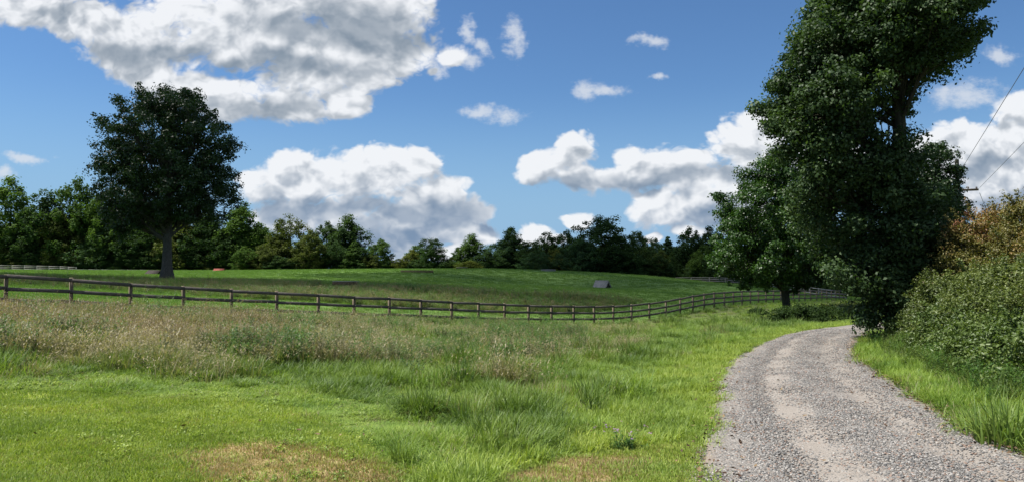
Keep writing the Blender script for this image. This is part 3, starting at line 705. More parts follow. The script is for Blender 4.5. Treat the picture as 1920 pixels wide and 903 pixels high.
# ---------- loose stones on the lane, fallen leaves
M_STONE, t = new_mat("loose_stone")
rnd = t.node('ShaderNodeObjectInfo').outputs['Random']
c = t.mix(t.ramp(rnd, 0.0, 0.6, smooth=False), (0.085,0.085,0.085), (0.22,0.212,0.20)); c = t.mix(t.ramp(rnd, 0.6, 1.0, smooth=False), c, (0.34,0.32,0.295))
c = t.mix(t.ramp(t.math('FRACT', t.math('MULTIPLY', rnd, 7.3)), 0.88, 0.9), c, (0.24,0.17,0.135))
finish(t, bsdf(t, c, 0.85, 0.2))
def stone_mesh(rs):
    V = np.array([[x, y, z] for z in (-1, 1) for y in (-1, 1) for x in (-1, 1)], float)*0.5 + rs.normal(0, 0.14, (8, 3)); V[:, 2] *= 0.6
    return mk_mesh("stone", V, np.array([[0,2,3,1],[4,5,7,6],[0,1,5,4],[2,6,7,3],[0,4,6,2],[1,3,7,5]]), M_STONE)
stones = [stone_mesh(rs) for _ in range(6)]
N = 190000
a = rng.uniform(-0.035, 1.035, N); ri = (NR-1)*0 + np.interp(4.2*(30/4.2)**(rng.random(N)), mid[:, 1][10:170], np.arange(10, 170))
i0 = ri.astype(int); fr = (ri-i0)[:, None]
A_ = gl[i0]*(1-fr)+gl[i0+1]*fr; B_ = gr[i0]*(1-fr)+gr[i0+1]*fr
p2 = A_ + (B_-A_)*a[:, None] + rng.normal(0, 0.03, (N, 2))
aw = a + 0.10*(vnoise(p2[:, 0], p2[:, 1], 1.4, 0)-0.5)
tr = np.maximum(np.clip(1-np.abs(aw-0.36)/0.14, 0, 1), np.clip(1-np.abs(aw-0.76)/0.13, 0, 1))
keep = rng.random(N) < np.clip(0.9-0.72*tr*(0.65+0.5*vnoise(p2[:, 0], p2[:, 1], 0.8, 1)), 0.2, 1)
p2 = p2[keep]; aw = a[keep]
pz = Z(p2[:, 0], p2[:, 1]) + 0.012 + 0.045*np.clip(1-(2*aw-1)**4, -0.2, 1) + 0.02*np.exp(-((aw-0.5)/0.1)**2) - 0.02*np.exp(-((aw-0.30)/0.07)**2) - 0.02*np.exp(-((aw-0.72)/0.07)**2)
gn_scatter("gravel_stones", "loose grey and tan stones on the lane", np.stack([p2[:, 0], p2[:, 1], pz+0.003], 1), rng.random(len(p2))*6.28, (0.005+0.014*rng.random(len(p2))**2.5)*(1+0.012*p2[:, 1]), rng.integers(0, 6, len(p2)), stones)

M_DEADLEAF, t = new_mat("dead_leaf")
rnd = t.node('ShaderNodeObjectInfo').outputs['Random']
c = t.mix(t.math('MULTIPLY', rnd, rnd), (0.05,0.028,0.018), (0.22,0.155,0.08)); finish(t, bsdf(t, c, 0.7, 0.2))
def dead_leaf(rs):
    V = np.array([(-1,0,0.1),(-.35,.5,.0),(0.3,.42,.12),(1,0,0.25),(.35,-.45,.05),(-.3,-.5,.2),(0,0,-.02)])*0.5 + rs.normal(0, 0.05, (7, 3))
    return mk_mesh("fallen_leaf", V, np.array([(6,0,1),(6,1,2),(6,2,3),(6,3,4),(6,4,5),(6,5,0)]), M_DEADLEAF)
dl_p = [dead_leaf(rs) for _ in range(5)]
N = 1300; ri = np.interp(4.2*(28/4.2)**(rng.random(N)), gr[:, 1][10:170], np.arange(10, 170)); i0 = ri.astype(int)
nrm = (gr[i0]-gl[i0]); nrm /= np.linalg.norm(nrm, axis=1)[:, None]
pR = gr[i0] + nrm*rng.normal(-0.12, 0.16, N)[:, None]
pL = gl[i0[:350]] + nrm[:350]*rng.normal(0.1, 0.2, 350)[:, None]
pa = (gl[i0[350:560]]*(1-rng.random((210, 1))) + gr[i0[350:560]]*0); uu = rng.random((210, 1)); pa = gl[i0[350:560]]*(1-uu)+gr[i0[350:560]]*uu
pl_ = np.stack([rng.uniform(-6, 1.5, 26), rng.uniform(5.5, 9.5, 26)], 1)
pts = np.concatenate([pR, pL, pa, pl_])
gn_scatter("fallen_leaves", "dead brown and yellow leaves blown along the lane edge", np.stack([pts[:, 0], pts[:, 1], Z(pts[:, 0], pts[:, 1])+0.065], 1), rng.random(len(pts))*6.28, rng.uniform(0.025, 0.07, len(pts)), rng.integers(0, 5, len(pts)), dl_p, tilt=rng.normal(0, 0.3, (len(pts), 2)))

# ------------------------------------------------------------------ trees
def leaf_cloud(rs, C, R, n_each, size, flat=0.75, shape='diamond', up=0.35, clump_tint=0.35, stretch=0.75):
    """leaves round clump centres C (k,3) with radii R (k,); returns vertices, faces, tints"""
    k = len(C); ids = np.repeat(np.arange(k), n_each); N = len(ids)
    d = rs.normal(0, 1, (N, 3)); d /= np.linalg.norm(d, axis=1)[:, None]
    r = rs.random(N)**0.45
    r = r*(1+0.45*rs.random(N)**5)
    ax = rs.normal(0, 1, (k, 3)); ax[:, 2] *= 0.5; ax /= np.linalg.norm(ax, axis=1)[:, None]; st_ = rs.uniform(0.0, stretch, k)      # each clump drawn out along a twig
    off = d*np.stack([r, r, r*flat], 1)*R[ids][:, None]*0.9
    off = off + ax[ids]*((off*ax[ids]).sum(1)*st_[ids])[:, None]
    p = C[ids] + off
    nrm = d*0.8 + rs.normal(0, 0.55, (N, 3)); nrm[:, 2] += up; nrm /= np.linalg.norm(nrm, axis=1)[:, None]
    a = np.cross(nrm, rs.normal(0, 1, (N, 3))); a /= np.linalg.norm(a, axis=1)[:, None]; b = np.cross(nrm, a)
    s = (size*rs.uniform(0.65, 1.35, N))[:, None]
    ct = rs.random(k)[ids]; tint = clump_tint*ct + (1-clump_tint)*rs.random(N)
    if shape == 'diamond':
        V = np.stack([p-a*s*0.5, p+b*s*0.34+nrm*s*0.10, p+a*s*0.55-nrm*s*0.06, p-b*s*0.34+nrm*s*0.10], 1).reshape(-1, 3)
        Fc = np.arange(N*4).reshape(N, 4); return V, Fc, tint
    V = np.stack([p-a*s*0.5, p-a*s*0.15+b*s*0.27+nrm*s*0.07, p+a*s*0.25+b*s*0.22+nrm*s*0.05, p+a*s*0.62-nrm*s*0.08, p+a*s*0.25-b*s*0.22+nrm*s*0.05, p-a*s*0.15-b*s*0.27+nrm*s*0.07], 1).reshape(-1, 3)
    base = np.arange(N)[:, None]*6
    Fc = np.concatenate([base+np.array([[0,1,2,3]]), base+np.array([[0,3,4,5]])]); return V, Fc, np.concatenate([tint, tint])

def limbs(rs, mb, C, R, trunk_pts, trunk_r, groups=12, twigs=True, k=6, lowest=0.35):
    """limbs rise from the trunk to groups of clumps, then thinner branches to each clump"""
    C = np.asarray(C); n = len(C)
    cen = C[rs.choice(n, min(groups, n), replace=False)].copy()
    for _ in range(6):
        lab = np.argmin(((C[:, None]-cen[None])**2).sum(-1), 1)
        for g_ in range(len(cen)):
            if (lab == g_).any(): cen[g_] = C[lab == g_].mean(0)
    tp = np.asarray(trunk_pts)
    for g_ in range(len(cen)):
        sel = np.where(lab == g_)[0]
        if not len(sel): continue
        c = cen[g_]; tz = tp[0, 2] + (c[2]-tp[0, 2])*rs.uniform(lowest, lowest+0.25); tz = np.clip(tz, tp[0, 2]+0.25*(tp[-1, 2]-tp[0, 2]), tp[-1, 2])
        st = np.array([np.interp(tz, tp[:, 2], tp[:, i]) for i in range(3)]); rr = np.interp(tz, tp[:, 2], trunk_r)*0.46
        m1 = st*0.6+c*0.4 + rs.normal(0, 0.05, 3)*np.linalg.norm(c-st); m1[2] -= 0.03*np.linalg.norm(c-st); pts = np.array([st, (st+m1)/2, m1, c*0.7+m1*0.3, c])
        mb.tube(pts, np.linspace(rr, rr*0.3, 5), k)
        if twigs:
            for s_ in sel:
                f = rs.uniform(0.3, 0.95); j = min(int(f*4), 3); b0 = pts[j]+(pts[j+1]-pts[j])*(f*4-j); e = C[s_]
                mb.tube(np.array([b0, (b0+e)/2+rs.normal(0, 0.06, 3)*np.linalg.norm(e-b0), e]), [rr*0.28, rr*0.18, rr*0.06], 4)

def tree_from_outline(name, label, base, base_y_px, tab, seed, mat, bark, n_clump, clump_r, n_leaf, leaf, trunk_r, trunk_top, groups=14,
                      depth=0.9, cat='tree', shell=0.5, group=None, lowest=0.35, gap=0.30, lean=(0, 0), shape='diamond', k_tube=8):
    """tab rows: (photo row, left column, right column) of the crown at the tree's distance base=(X, Y); turned into metres"""
    X0, Y0 = base; z0 = zz(X0, Y0); rs = np.random.default_rng(seed)
    t_ = []
    for py, l, r in tab:
        a = P(l, py, Y0); b = P(r, py, Y0); t_.append((a[2]-z0, a[0]-X0, b[0]-X0))
    t_ = np.array(sorted(t_)); zs = t_[:, 0]
    w = (t_[:, 2]-t_[:, 1]); cdf_z = np.linspace(zs[0], zs[-1], 200); wz = np.interp(cdf_z, zs, w)**1.6; cdf = np.cumsum(wz); cdf /= cdf[-1]
    C = []; mh = (w.max()/2)
    tries = 0
    while len(C) < n_clump and tries < n_clump*60:
        tries += 1
        z = np.interp(rs.random(), cdf, cdf_z); l = np.interp(z, zs, t_[:, 1]); r = np.interp(z, zs, t_[:, 2])
        hw = (r-l)/2*(1+0.06*math.sin(z*2.6/clump_r*0.35+seed)+0.06*math.sin(z*5.1/clump_r*0.35+seed*2)); cx = (l+r)/2
        a = rs.uniform(0, 2*math.pi); q = rs.random()**shell
        s_, d_ = q*math.cos(a), q*math.sin(a)
        rr = clump_r
        x = cx + s_*max(hw-rr*0.40, 0.05); y = d_*max(min(hw*depth, mh)-rr*0.4, 0.1)
        if q > 0.55 and vnoise(x*1.0+seed, y*0.6+z, clump_r*2.2, 1) < gap*(1-0.8*rs.random()): continue      # gaps where the sky shows through
        C.append((x, y, z))
    C = np.array(C); R = clump_r*rs.uniform(0.6, 1.25, len(C))
    root = empty(name, label, cat, (X0, Y0, z0), group=group)
    V, Fc, T = leaf_cloud(rs, C, R, n_leaf, leaf, shape=shape)
    # stray sprays that break up the outline
    ns = len(C)//3; S = C[rs.choice(len(C), ns)]; cc = C.mean(0); dv = S-cc; dv /= np.linalg.norm(dv, axis=1)[:, None]+1e-6
    S = S + dv*clump_r*rs.uniform(0.5, 1.1, (ns, 1)); V2, F2, T2 = leaf_cloud(rs, S, np.full(ns, clump_r*0.42), max(n_leaf//5, 4), leaf, shape=shape)
    me_ = mk_mesh("crown", np.concatenate([V, V2]), np.concatenate([Fc, F2+len(V)]), mat, {'tint': ('FACE', np.concatenate([T, T2]))})
    obj("crown", me_, root)
    mb = MB(); tt = np.linspace(0, 1, 12)
    tp = np.stack([lean[0]*tt**1.3+0.06*trunk_top*0.2*np.sin(tt*5+seed)*tt, lean[1]*tt, tt*trunk_top-0.15], 1)
    tr_ = trunk_r*(1-0.72*tt)*(1+0.45*np.exp(-tt*22)); tr_[0] *= 1.1
    mb.tube(tp, tr_, 12 if k_tube > 6 else 7)
    limbs(rs, mb, C, R, tp, tr_, groups, twigs=True, k=k_tube-2, lowest=lowest)
    obj("trunk", mb.mesh("trunk", bark, True), root)
    return root

# lone tree in the paddock
lone = P(313, 521.5, 83)
LONE_TAB = [(155,322,345),(163,298,358),(175,262,388),(190,225,408),(215,205,418),(240,190,424),(262,186,440),(285,180,450),(300,176,455),(330,180,448),(360,184,442),(395,186,438),(408,190,437),(422,205,320),(438,222,280)]
tree_from_outline("lone_tree", "tall dark broadleaf tree standing alone in the paddock behind the board fence", lone[:2], 521.5, LONE_TAB, 11, M_LONE, M_BARK, 620, 0.95, 150, 0.24, 0.55, 17.0, groups=18, shell=0.55, gap=0.22)

# small tree beside the lane
st_ = P(1477, 599, 50)
SM_TAB = [(288,1425,1480),(300,1400,1505),(325,1378,1530),(350,1366,1550),(380,1335,1570),(410,1328,1580),(440,1325,1590),(470,1322,1590),(495,1332,1590),(515,1362,1580),(530,1375,1560)]
tree_from_outline("small_tree", "smaller round-crowned green tree leaning over the grass left of the lane bend", st_[:2], 599, SM_TAB, 21, M_MAPLE, M_BARK_D, 420, 0.62, 200, 0.15, 0.30, 7.5, groups=14, lean=(-0.9, 0), shell=0.5, gap=0.34)

# big tree at the bend
bt = ground(1694, 637)
BIG_TAB = [(-150,1640,1800),(-90,1570,1870),(-40,1548,1890),(0,1535,1880),(30,1500,1872),(60,1475,1862),(95,1468,1850),(118,1462,1825),(135,1455,1765),(155,1450,1725),(185,1428,1712),(230,1425,1706),(270,1440,1712),(300,1455,1722),
           (340,1478,1740),(380,1492,1762),(420,1486,1776),(460,1490,1780),(500,1500,1770),(535,1530,1750),(560,1568,1740),(590,1590,1730),(612,1612,1715),(628,1650,1705)]
tree_from_outline("big_tree", "towering ivy-clad tree with glossy foliage down to the ground at the lane bend", bt, 637, BIG_TAB, 31, M_BIG, M_BARK_D, 900, 0.42, 250, 0.088, 0.27, 11.0, groups=34, lean=(-0.15, 0), lowest=0.62, shell=0.42, depth=0.85, gap=0.55)

# darker tree behind it, beside the power line
bk = P(1755, 600, 40)
BK_TAB = [(258,1742,1758),(275,1728,1785),(300,1705,1797),(330,1700,1806),(352,1690,1806),(366,1690,1800),(400,1680,1815),(450,1670,1830),(500,1670,1830),(550,1680,1820),(590,1690,1800)]
tree_from_outline("roadside_tree", "dark tree with wispy twigs rising behind the reddish hedge shrubs", bk[:2], 600, BK_TAB, 41, M_LONE, M_BARK_D, 300, 0.55, 170, 0.13, 0.22, 8.5, groups=12, shell=0.5)

# ---------- tree lines beyond the paddock
def far_tree_mesh(seed, kind):
    """a crown about 10 m high and 8 m wide, down to the ground"""
    rs = np.random.default_rng(seed); H = 10.0
    if kind == 'round': prof_ = [(0.3,3.2),(1.5,3.8),(3.5,4.1),(5.5,4.0),(7.5,3.2),(9.0,1.9),(9.8,0.7)]
    elif kind == 'cone': prof_ = [(0.3,3.0),(1.5,3.2),(3.0,3.0),(5.0,2.4),(7.0,1.6),(8.7,0.8),(9.9,0.2)]
    elif kind == 'tall': prof_ = [(0.5,2.2),(2.0,2.8),(4.0,3.3),(6.0,3.2),(8.0,2.4),(9.2,1.5),(9.9,0.5)]
    else: prof_ = [(0.2,4.2),(1.5,4.8),(3.5,5.2),(5.5,5.0),(7.5,4.0),(9.0,2.4),(9.7,1.0)]
    pr = np.array(prof_); lob = rs.uniform(0, 6.28, 4); C = []
    while len(C) < 230:
        z = rs.uniform(0.3, 9.8); r0 = np.interp(z, pr[:, 0], pr[:, 1])
        if rs.random() > r0/5: continue
        a = rs.uniform(0, 6.28); rr = r0*(0.82+0.16*math.sin(2*a+lob[0]+z*0.6)+0.13*math.sin(3*a+lob[1]-z*0.9))
        q = rs.random()**0.4*max(rr-0.35, 0.1); C.append((q*math.cos(a), q*math.sin(a), z*(1 if kind == 'cone' else 1+0.06*math.sin(a*2+lob[2]))))
    C = np.array(C); R = rs.uniform(0.40, 0.90, len(C))*(0.75 if kind == 'cone' else 1.0)
    V, Fc, T = leaf_cloud(rs, C, R, 62, 0.25, flat=0.95 if kind != 'cone' else 0.6, up=0.45, stretch=0.3)
    S = C[rs.choice(len(C), 40)]*np.array([1.12, 1.12, 1.04]); V2, F2, T2 = leaf_cloud(rs, S, np.full(40, 0.35), 14, 0.26)
    crown = mk_mesh("crown", np.concatenate([V, V2]), np.concatenate([Fc, F2+len(V)]), None, {'tint': ('FACE', np.concatenate([T, T2]))})
    mb = MB(); tt = np.linspace(0, 1, 6); tp = np.stack([0.1*np.sin(tt*4+seed), 0.1*np.cos(tt*3+seed), tt*8.5-0.2], 1); tr_ = 0.2*(1-0.8*tt); mb.tube(tp, tr_, 6)
    limbs(rs, mb, C[::4], R, tp, tr_, 7, twigs=False, k=4)
    return crown, mb.mesh("trunk", M_BARK_D, True)
FT = {k: [far_tree_mesh(100+i*7+j, k) for j in range(3)] for i, k in enumerate(('round', 'cone', 'tall', 'wide'))}
_cache = {}
def crown_with(kind, v, mi):
    key = (kind, v, mi)
    if key not in _cache:
        c_ = FT[kind][v][0].copy(); c_.materials.clear(); c_.materials.append(M_FARS[mi]); _cache[key] = c_
    return _cache[key]
rt = random.Random(5)
def far_tree(px, top, wpx, Y, kind, mi, name, label, cat='tree', group='trees of the far tree line'):
    if 1240 < px < 1600: Y = max(Y, float(np.interp(px, [1240,1262,1360,1440,1500,1566,1600], [222,218,194,166,140,113,105])) + 5 + 0.6*wpx/F*Y)     # behind the far fence
    elif px < 460: Y = max(Y, 223 + 0.5*wpx/F*Y)
    d = pix_dir(px, top); X = d[0]*Y; z0 = zz(X, Y); H = EYE + d[2]*Y - z0
    W = 1.35*wpx/F*Y; base_w = {'round': 8.2, 'cone': 6.4, 'tall': 6.6, 'wide': 10.4}[kind]
    v = rt.randrange(3)
    root = empty(name, label, cat, (X, Y, z0), rt.uniform(0, 6.28), group)
    for nm, me_ in (('crown', crown_with(kind, v, mi)), ('trunk', FT[kind][v][1])):
        o = obj(nm, me_, root); o.scale = (W/base_w, W/base_w, H/10.0)
    return root
COLN = ['mid green', 'dark green', 'olive green', 'bluish green', 'yellow green']
KN = {'round': 'round-crowned tree', 'cone': 'pointed evergreen tree', 'tall': 'slender tall tree', 'wide': 'broad spreading tree'}
NMK = {'round': 'round_tree', 'cone': 'evergreen_tree', 'tall': 'tall_tree', 'wide': 'spreading_tree'}
LINE = [  # photo column, top row, crown width, distance, form, colour, where it stands
 (-170,352,150,222,'wide',0,'outside the picture edge'),(-80,345,140,225,'wide',0,'partly cut by the picture edge behind the pale board fence'),
 (20,342,115,222,'round',0,'behind the pale board fence, nearest the picture edge'),(84,364,85,226,'tall',1,'behind the end of the pale board fence'),(60,430,120,216,'wide',1,'low behind the pale board fence'),
 (152,338,100,232,'round',0,'topping the woods just before the lone tree'),(128,395,80,222,'round',2,'in front of the taller woods near the fence end'),(205,360,90,228,'wide',0,'half hidden by the lone tree crown'),
 (235,420,110,218,'wide',1,'behind the dark ramp jump by the lone tree'),(185,430,90,216,'round',3,'below the leafy side of the lone tree'),
 (285,400,90,226,'round',1,'straight behind the lone tree trunk'),(345,408,95,222,'round',2,'just beyond the lone tree trunk'),(385,398,85,226,'round',1,'above the little red jump'),(330,450,80,214,'wide',2,'low beside the lone tree trunk'),
 (412,420,80,224,'round',1,'between the red jump and the tall airy tree'),(455,388,82,222,'tall',0,'airy, next right after the lone tree crown'),(432,440,60,216,'round',1,'low in front of the airy tall tree'),(486,425,62,228,'tall',0,'in the dip after the airy tall tree'),(480,470,60,212,'wide',2,'low under the dip of the tree line'),
 (545,406,92,215,'wide',2,'with a paler domed crown, tallest of the middle woods'),(520,440,60,210,'tall',2,'vine-hung at the edge of the middle woods'),(583,436,66,205,'round',2,'loose-crowned before the double dark crowns'),
 (612,418,66,222,'round',1,'first of the two dark crowns in the middle woods'),(655,408,70,218,'tall',1,'second and taller of the two dark crowns'),(664,452,54,204,'cone',0,'bright and conical at the end of the middle woods'),(630,455,60,206,'wide',1,'low under the two dark crowns'),
 (714,449,52,208,'round',0,'small and neat, standing in the dip of the tree line'),(697,478,34,203,'round',2,'squat beside the small neat tree'),(750,484,34,205,'wide',4,'bushy, lowest point of the skyline'),(772,470,36,210,'round',4,'bushy beside the round dark tree of the gap'),
 (782,462,40,222,'tall',0,'thin-topped behind the gap bushes'),(808,447,56,204,'round',1,'compact, standing by itself right of the skyline gap'),(838,480,34,206,'wide',2,'low between two taller skyline trees'),
 (858,462,44,208,'cone',3,'feathery pine at the start of the right woods'),(886,442,52,206,'tall',0,'irregular and pointed at the start of the right woods'),(915,466,60,202,'wide',1,'low under the start of the right woods'),(880,488,50,198,'wide',4,'bushy, along the crest of the paddock'),
 (958,430,56,212,'tall',1,'thin-twigged spire of the right woods'),(940,452,60,208,'round',3,'dull, next to the thin-twigged spire'),(990,452,56,206,'round',1,'shoulder of the right woods'),(1025,440,60,212,'round',1,'peaked, before the great dark dome'),(1010,470,70,198,'wide',3,'low above the long pale jump'),
 (1065,434,64,212,'round',1,'peaked, touching the great dark dome'),(1128,405,128,205,'wide',1,'great dark dome, biggest of the right woods'),(1090,450,80,198,'wide',3,'front skirt of the great dark dome'),(1165,440,80,200,'round',1,'lower side of the great dark dome'),
 (1196,434,50,212,'round',1,'peaked, after the great dark dome'),(1222,446,44,214,'round',3,'feathery crown above the shingled jump'),(1252,442,48,216,'cone',3,'feathery pine behind the far rail fence end'),(1235,475,60,205,'wide',1,'low behind the far rail fence end'),
 (1296,428,66,214,'round',1,'dark, beside the small tree by the lane'),(1270,470,60,206,'wide',1,'low above the far rail fence'),(1330,430,60,218,'round',1,'peeping over the small tree by the lane'),(1325,480,70,205,'wide',3,'low behind the far rail fence'),
 (1370,440,70,214,'round',1,'seen under the branches of the small tree'),(1420,430,80,205,'wide',1,'dark behind the small tree trunk'),(1380,485,60,200,'wide',1,'low behind the second half of the far rail fence'),(1445,480,70,190,'wide',1,'low behind the small tree by the lane'),
 (1480,440,90,180,'wide',1,'dark between the small and the towering tree'),(1520,470,80,165,'wide',1,'low in the dark between the lane trees'),(1560,440,100,155,'wide',1,'dark behind the fence corner'),(1600,480,80,140,'wide',1,'low behind the fence corner'),
 (1640,430,110,130,'wide',1,'behind the towering tree at the lane'),(1700,460,110,120,'wide',1,'behind the foot of the towering tree'),(1770,430,120,120,'wide',1,'behind the hedge and the roadside tree'),(1860,440,130,120,'wide',1,'beyond the reddish hedge')]
for px, top, w_, Y_, k_, mi, wh in LINE:
    far_tree(px, top, w_, Y_, k_, mi, NMK[k_], f"{COLN[mi]} {KN[k_]} {wh}")
for px in list(range(-150, 520, 38)) + list(range(960, 1320, 34)):      # deeper trees that close the woods behind the front row
    far_tree(px, (rt.uniform(385, 425) if px < 420 else rt.uniform(430, 446)) + (22 if px > 900 else 0), rt.uniform(60, 90), rt.uniform(236, 250), rt.choice(['round', 'wide', 'tall']), rt.choice([1, 1, 0]),
             "deep_woods_tree", "dark tree glimpsed deep in the woods between the front crowns", group='trees deep in the far woods')
# undergrowth along the foot of the woods
UL = ['at the foot of the woods', 'at the woodland edge']
for i, px in enumerate(range(-60, 1640, 20)):
    Y_ = (208 if px < 1250 else 208-(px-1250)*0.22) + rt.uniform(-5, 6)
    tp_ = rt.uniform(462, 484) if px < 690 or px > 940 else rt.uniform(484, 492)
    far_tree(px, tp_, rt.uniform(34, 52), Y_, rt.choice(['wide', 'round', 'tall']), rt.choice([1, 1, 0, 2, 1]), "undergrowth_bush", "dark leafy bush filling the foot of the far woods", 'bush', 'undergrowth bushes along the far woods')

# ---------- shrubs
def shrub(name, label, base, H, Rr, seed, mat, leaf=0.085, n_cl=80, n_lf=130, cat='shrub', group=None, low=0.1, cr=0.26, cone=0.5, rust=False):
    X0, Y0 = base; z0 = zz(X0, Y0); rs = np.random.default_rng(seed); C = []
    while len(C) < n_cl:
        z = rs.uniform(low, 1.0); a = rs.uniform(0, 6.28); r0 = Rr*(1-max(0, z-0.35)**1.6*(cone+0.6)); r0 *= 0.85+0.2*math.sin(3*a+seed)
        q = rs.random()**0.35*max(r0-cr*0.5, 0.05); C.append((q*math.cos(a), q*math.sin(a), z*(H-cr*0.7)))
    C = np.array(C); R = cr*rs.uniform(0.7, 1.35, len(C))*1.1
    root = empty(name, label, cat, (X0, Y0, z0), group=group)
    V, Fc, T = leaf_cloud(rs, C, R, n_lf, leaf, shape='leaf', flat=0.8)
    if rust: T = np.clip(T*0.7 + 0.75*np.clip((V.reshape(-1, 6, 3)[:, 0, 2]/H-0.35)/0.65, -0.3, 1)[np.tile(np.arange(len(V)//6), 2)] - 0.1, 0, 1)
    # sprays standing out of the outline
    S = C[rs.choice(len(C), n_cl)]; dv = S*np.array([1, 1, 0.8])-np.array([0, 0, H*0.4]); dv /= np.linalg.norm(dv, axis=1)[:, None]
    L_ = np.concatenate([S + dv*cr*f for f in (0.9, 1.25, 1.6, 1.95)]); V2, F2, T2 = leaf_cloud(rs, L_, np.full(len(L_), cr*0.24), 6, leaf, shape='leaf')
    obj("foliage", mk_mesh("foliage", np.concatenate([V, V2]), np.concatenate([Fc, F2+len(V)]), mat, {'tint': ('FACE', np.concatenate([T, T2]))}), root)
    mb = MB()
    for i in rs.choice(len(C), min(26, len(C)), replace=False):
        e = C[i]; b0 = np.array([rs.normal(0, 0.12), rs.normal(0, 0.12), -0.1]); m_ = (b0+e)/2+np.array([0, 0, 0.15*H*rs.random()]); mb.tube(np.array([b0, m_, e]), [0.02, 0.013, 0.005], 5)
    obj("stem", mb.mesh("stem", M_BARK_D, True), root)
    return root
def at(px, Y): return (pix_dir(px, 500)[0]*Y, Y)
def top_h(px, py, Y):
    p = P(px, py, Y); return p[2]-zz(p[0], p[1])
SHR = [
 ('dogwood_shrub','reddish brown twiggy shrub nearest the towering tree',1800,19.5,420,1.35,M_DOGWOOD),
 ('dogwood_shrub','tall reddish shrub in the middle of the hedge top',1862,18,388,1.5,M_DOGWOOD),
 ('dogwood_shrub','highest rust-tinged shrub of the hedge at the picture edge',1930,17,362,1.6,M_DOGWOOD),
 ('dogwood_shrub','rust-tinged shrub of the hedge just beyond the picture edge',2010,16,330,1.6,M_DOGWOOD),
 ('hedge_shrub','olive green shrub below the reddish top next to the towering tree',1768,18,520,1.15,M_HEDGE),
 ('hedge_shrub','olive green shrub under the reddish top, mid hedge',1838,15.8,505,1.3,M_HEDGE),
 ('hedge_shrub','dense olive green shrub bulging at the picture edge',1912,14.3,490,1.35,M_HEDGE),
 ('hedge_shrub','dense olive green shrub close to the camera beyond the picture edge',2000,12.8,470,1.35,M_HEDGE),
 ('bramble_bush','bright green bramble at the far end of the hedge foot',1728,19,572,0.95,M_VINE),
 ('bramble_bush','leafy bramble with a yellow spray in front of the olive shrubs',1790,15.2,572,1.0,M_VINE),
 ('bramble_bush','low green bramble tumbling onto the verge mid hedge',1848,13.2,590,0.95,M_VINE),
 ('bramble_bush','light green vine-covered bush at the picture edge above the verge',1915,11.8,590,1.0,M_VINE),
 ('bramble_bush','green bramble beside the verge beyond the picture edge',1990,10.4,590,0.9,M_VINE),
]
for i, (nm, lb, px, Y_, top, Rr, mt) in enumerate(SHR):
    p = at(px, Y_); H_ = top_h(px, top, Y_)
    big = nm != 'bramble_bush'
    shrub(nm, lb, p, H_, Rr, 200+i, mt, leaf=0.043 if big else 0.048, n_cl=210 if big else 120, n_lf=190, rust=nm == 'dogwood_shrub', group={'dogwood_shrub': 'reddish shrubs of the lane hedge', 'hedge_shrub': 'olive shrubs of the lane hedge', 'bramble_bush': 'brambles at the hedge foot'}[nm], cr=0.21 if big else 0.18)
# herbs and long grass along the foot of the hedge
hp = [weed(rs, 0.55, 9, M_WEED, leaf=0.06, dens=30, name="hedge_herb") for _ in range(2)] + [weed(rs, 0.45, 8, M_VINE, leaf=0.05, dens=26, narrow=0.55, name="hedge_herb") for _ in range(2)] + [blades(rs, 40, 0.5, 0.16, 0.010, lean=0.9, seg=4, mat=M_MEADOW, name="hedge_grass") for _ in range(2)]
hl = np.array([ground(*q) for q in [(1680,648),(1705,668),(1740,690),(1790,712),(1850,735),(1920,758),(2000,790)]]); hl = resample(hl, 60)
k_ = rs.integers(0, 60, 520); hx = hl[k_, 0] + rs.normal(0.22, 0.28, 520); hy = hl[k_, 1] + rs.normal(0, 0.2, 520)
gn_scatter("hedge_foot_herbs", "mixed herbs and long grass along the foot of the hedge", np.stack([hx, hy, Z(hx, hy)], 1), rs.random(520)*6.28, rs.uniform(0.45, 1.1, 520), rs.integers(0, 6, 520), hp)
# bushes round the foot of the small tree and at the bend
for i, (px, py, w_, top, lb) in enumerate([
   (1505,606,2.1,570,'dark round bush at the foot of the small leaning tree'),(1545,600,2.0,572,'dark scrubby bush between the small tree and the lane'),
   (1575,594,1.8,566,'yellowish green scrub below the end of the board fence'),(1598,592,1.4,566,'green scrub where the lane disappears behind foliage'),(1420,588,0.8,578,'thin weedy clump left of the small tree trunk')]):
    gx_, gy_ = ground(px, py)
    shrub('scrub_bush', lb, (gx_, gy_), top_h(px, top, gy_), w_, 300+i, [M_BUSH, M_BUSH, M_HEDGE, M_BUSH, M_BUSH][i], leaf=0.10, n_cl=90, n_lf=110, cr=0.32, cat='bush', group='scrub by the small tree')

# ------------------------------------------------------------------ plants one can pick out in the grass
def place_plant(name, label, me_, px, py, s=1.0, group=None, cat='plant', sz_=None):
    x, y = ground(px, py); o = obj(name, me_, None, (x, y, zz(x, y)), rt.uniform(0, 6)); o.scale = (s, s, sz_ or s); tag(o, label, cat, group); return o
rs = np.random.default_rng(55)
bigweed = [weed(rs, 0.95, 16, M_WEED, leaf=0.07, dens=40, fan=0.28, narrow=0.22, name="tall_weed") for _ in range(2)]
rush = [blades(rs, 120, 0.62, 0.16, 0.010, lean=0.65, seg=4, droop=0.5, mat=M_DEEP, name="rush_clump") for _ in range(3)]
tus = [blades(rs, 190, 0.45, 0.22, 0.009, lean=1.0, seg=4, droop=0.7, mat=M_LUSH, name="grass_tussock") for _ in range(3)]
place_plant('tall_weed','feathery dark green weed standing in the tan grass of the meadow',bigweed[0],540,690,1.15)
place_plant('tall_weed','dark weed bush near the picture edge in rusty grass',bigweed[1],75,625,1.3)
place_plant('tall_weed','bright feathery weed clump under the fence, fourth post from the edge',bigweed[0],296,618,1.6)
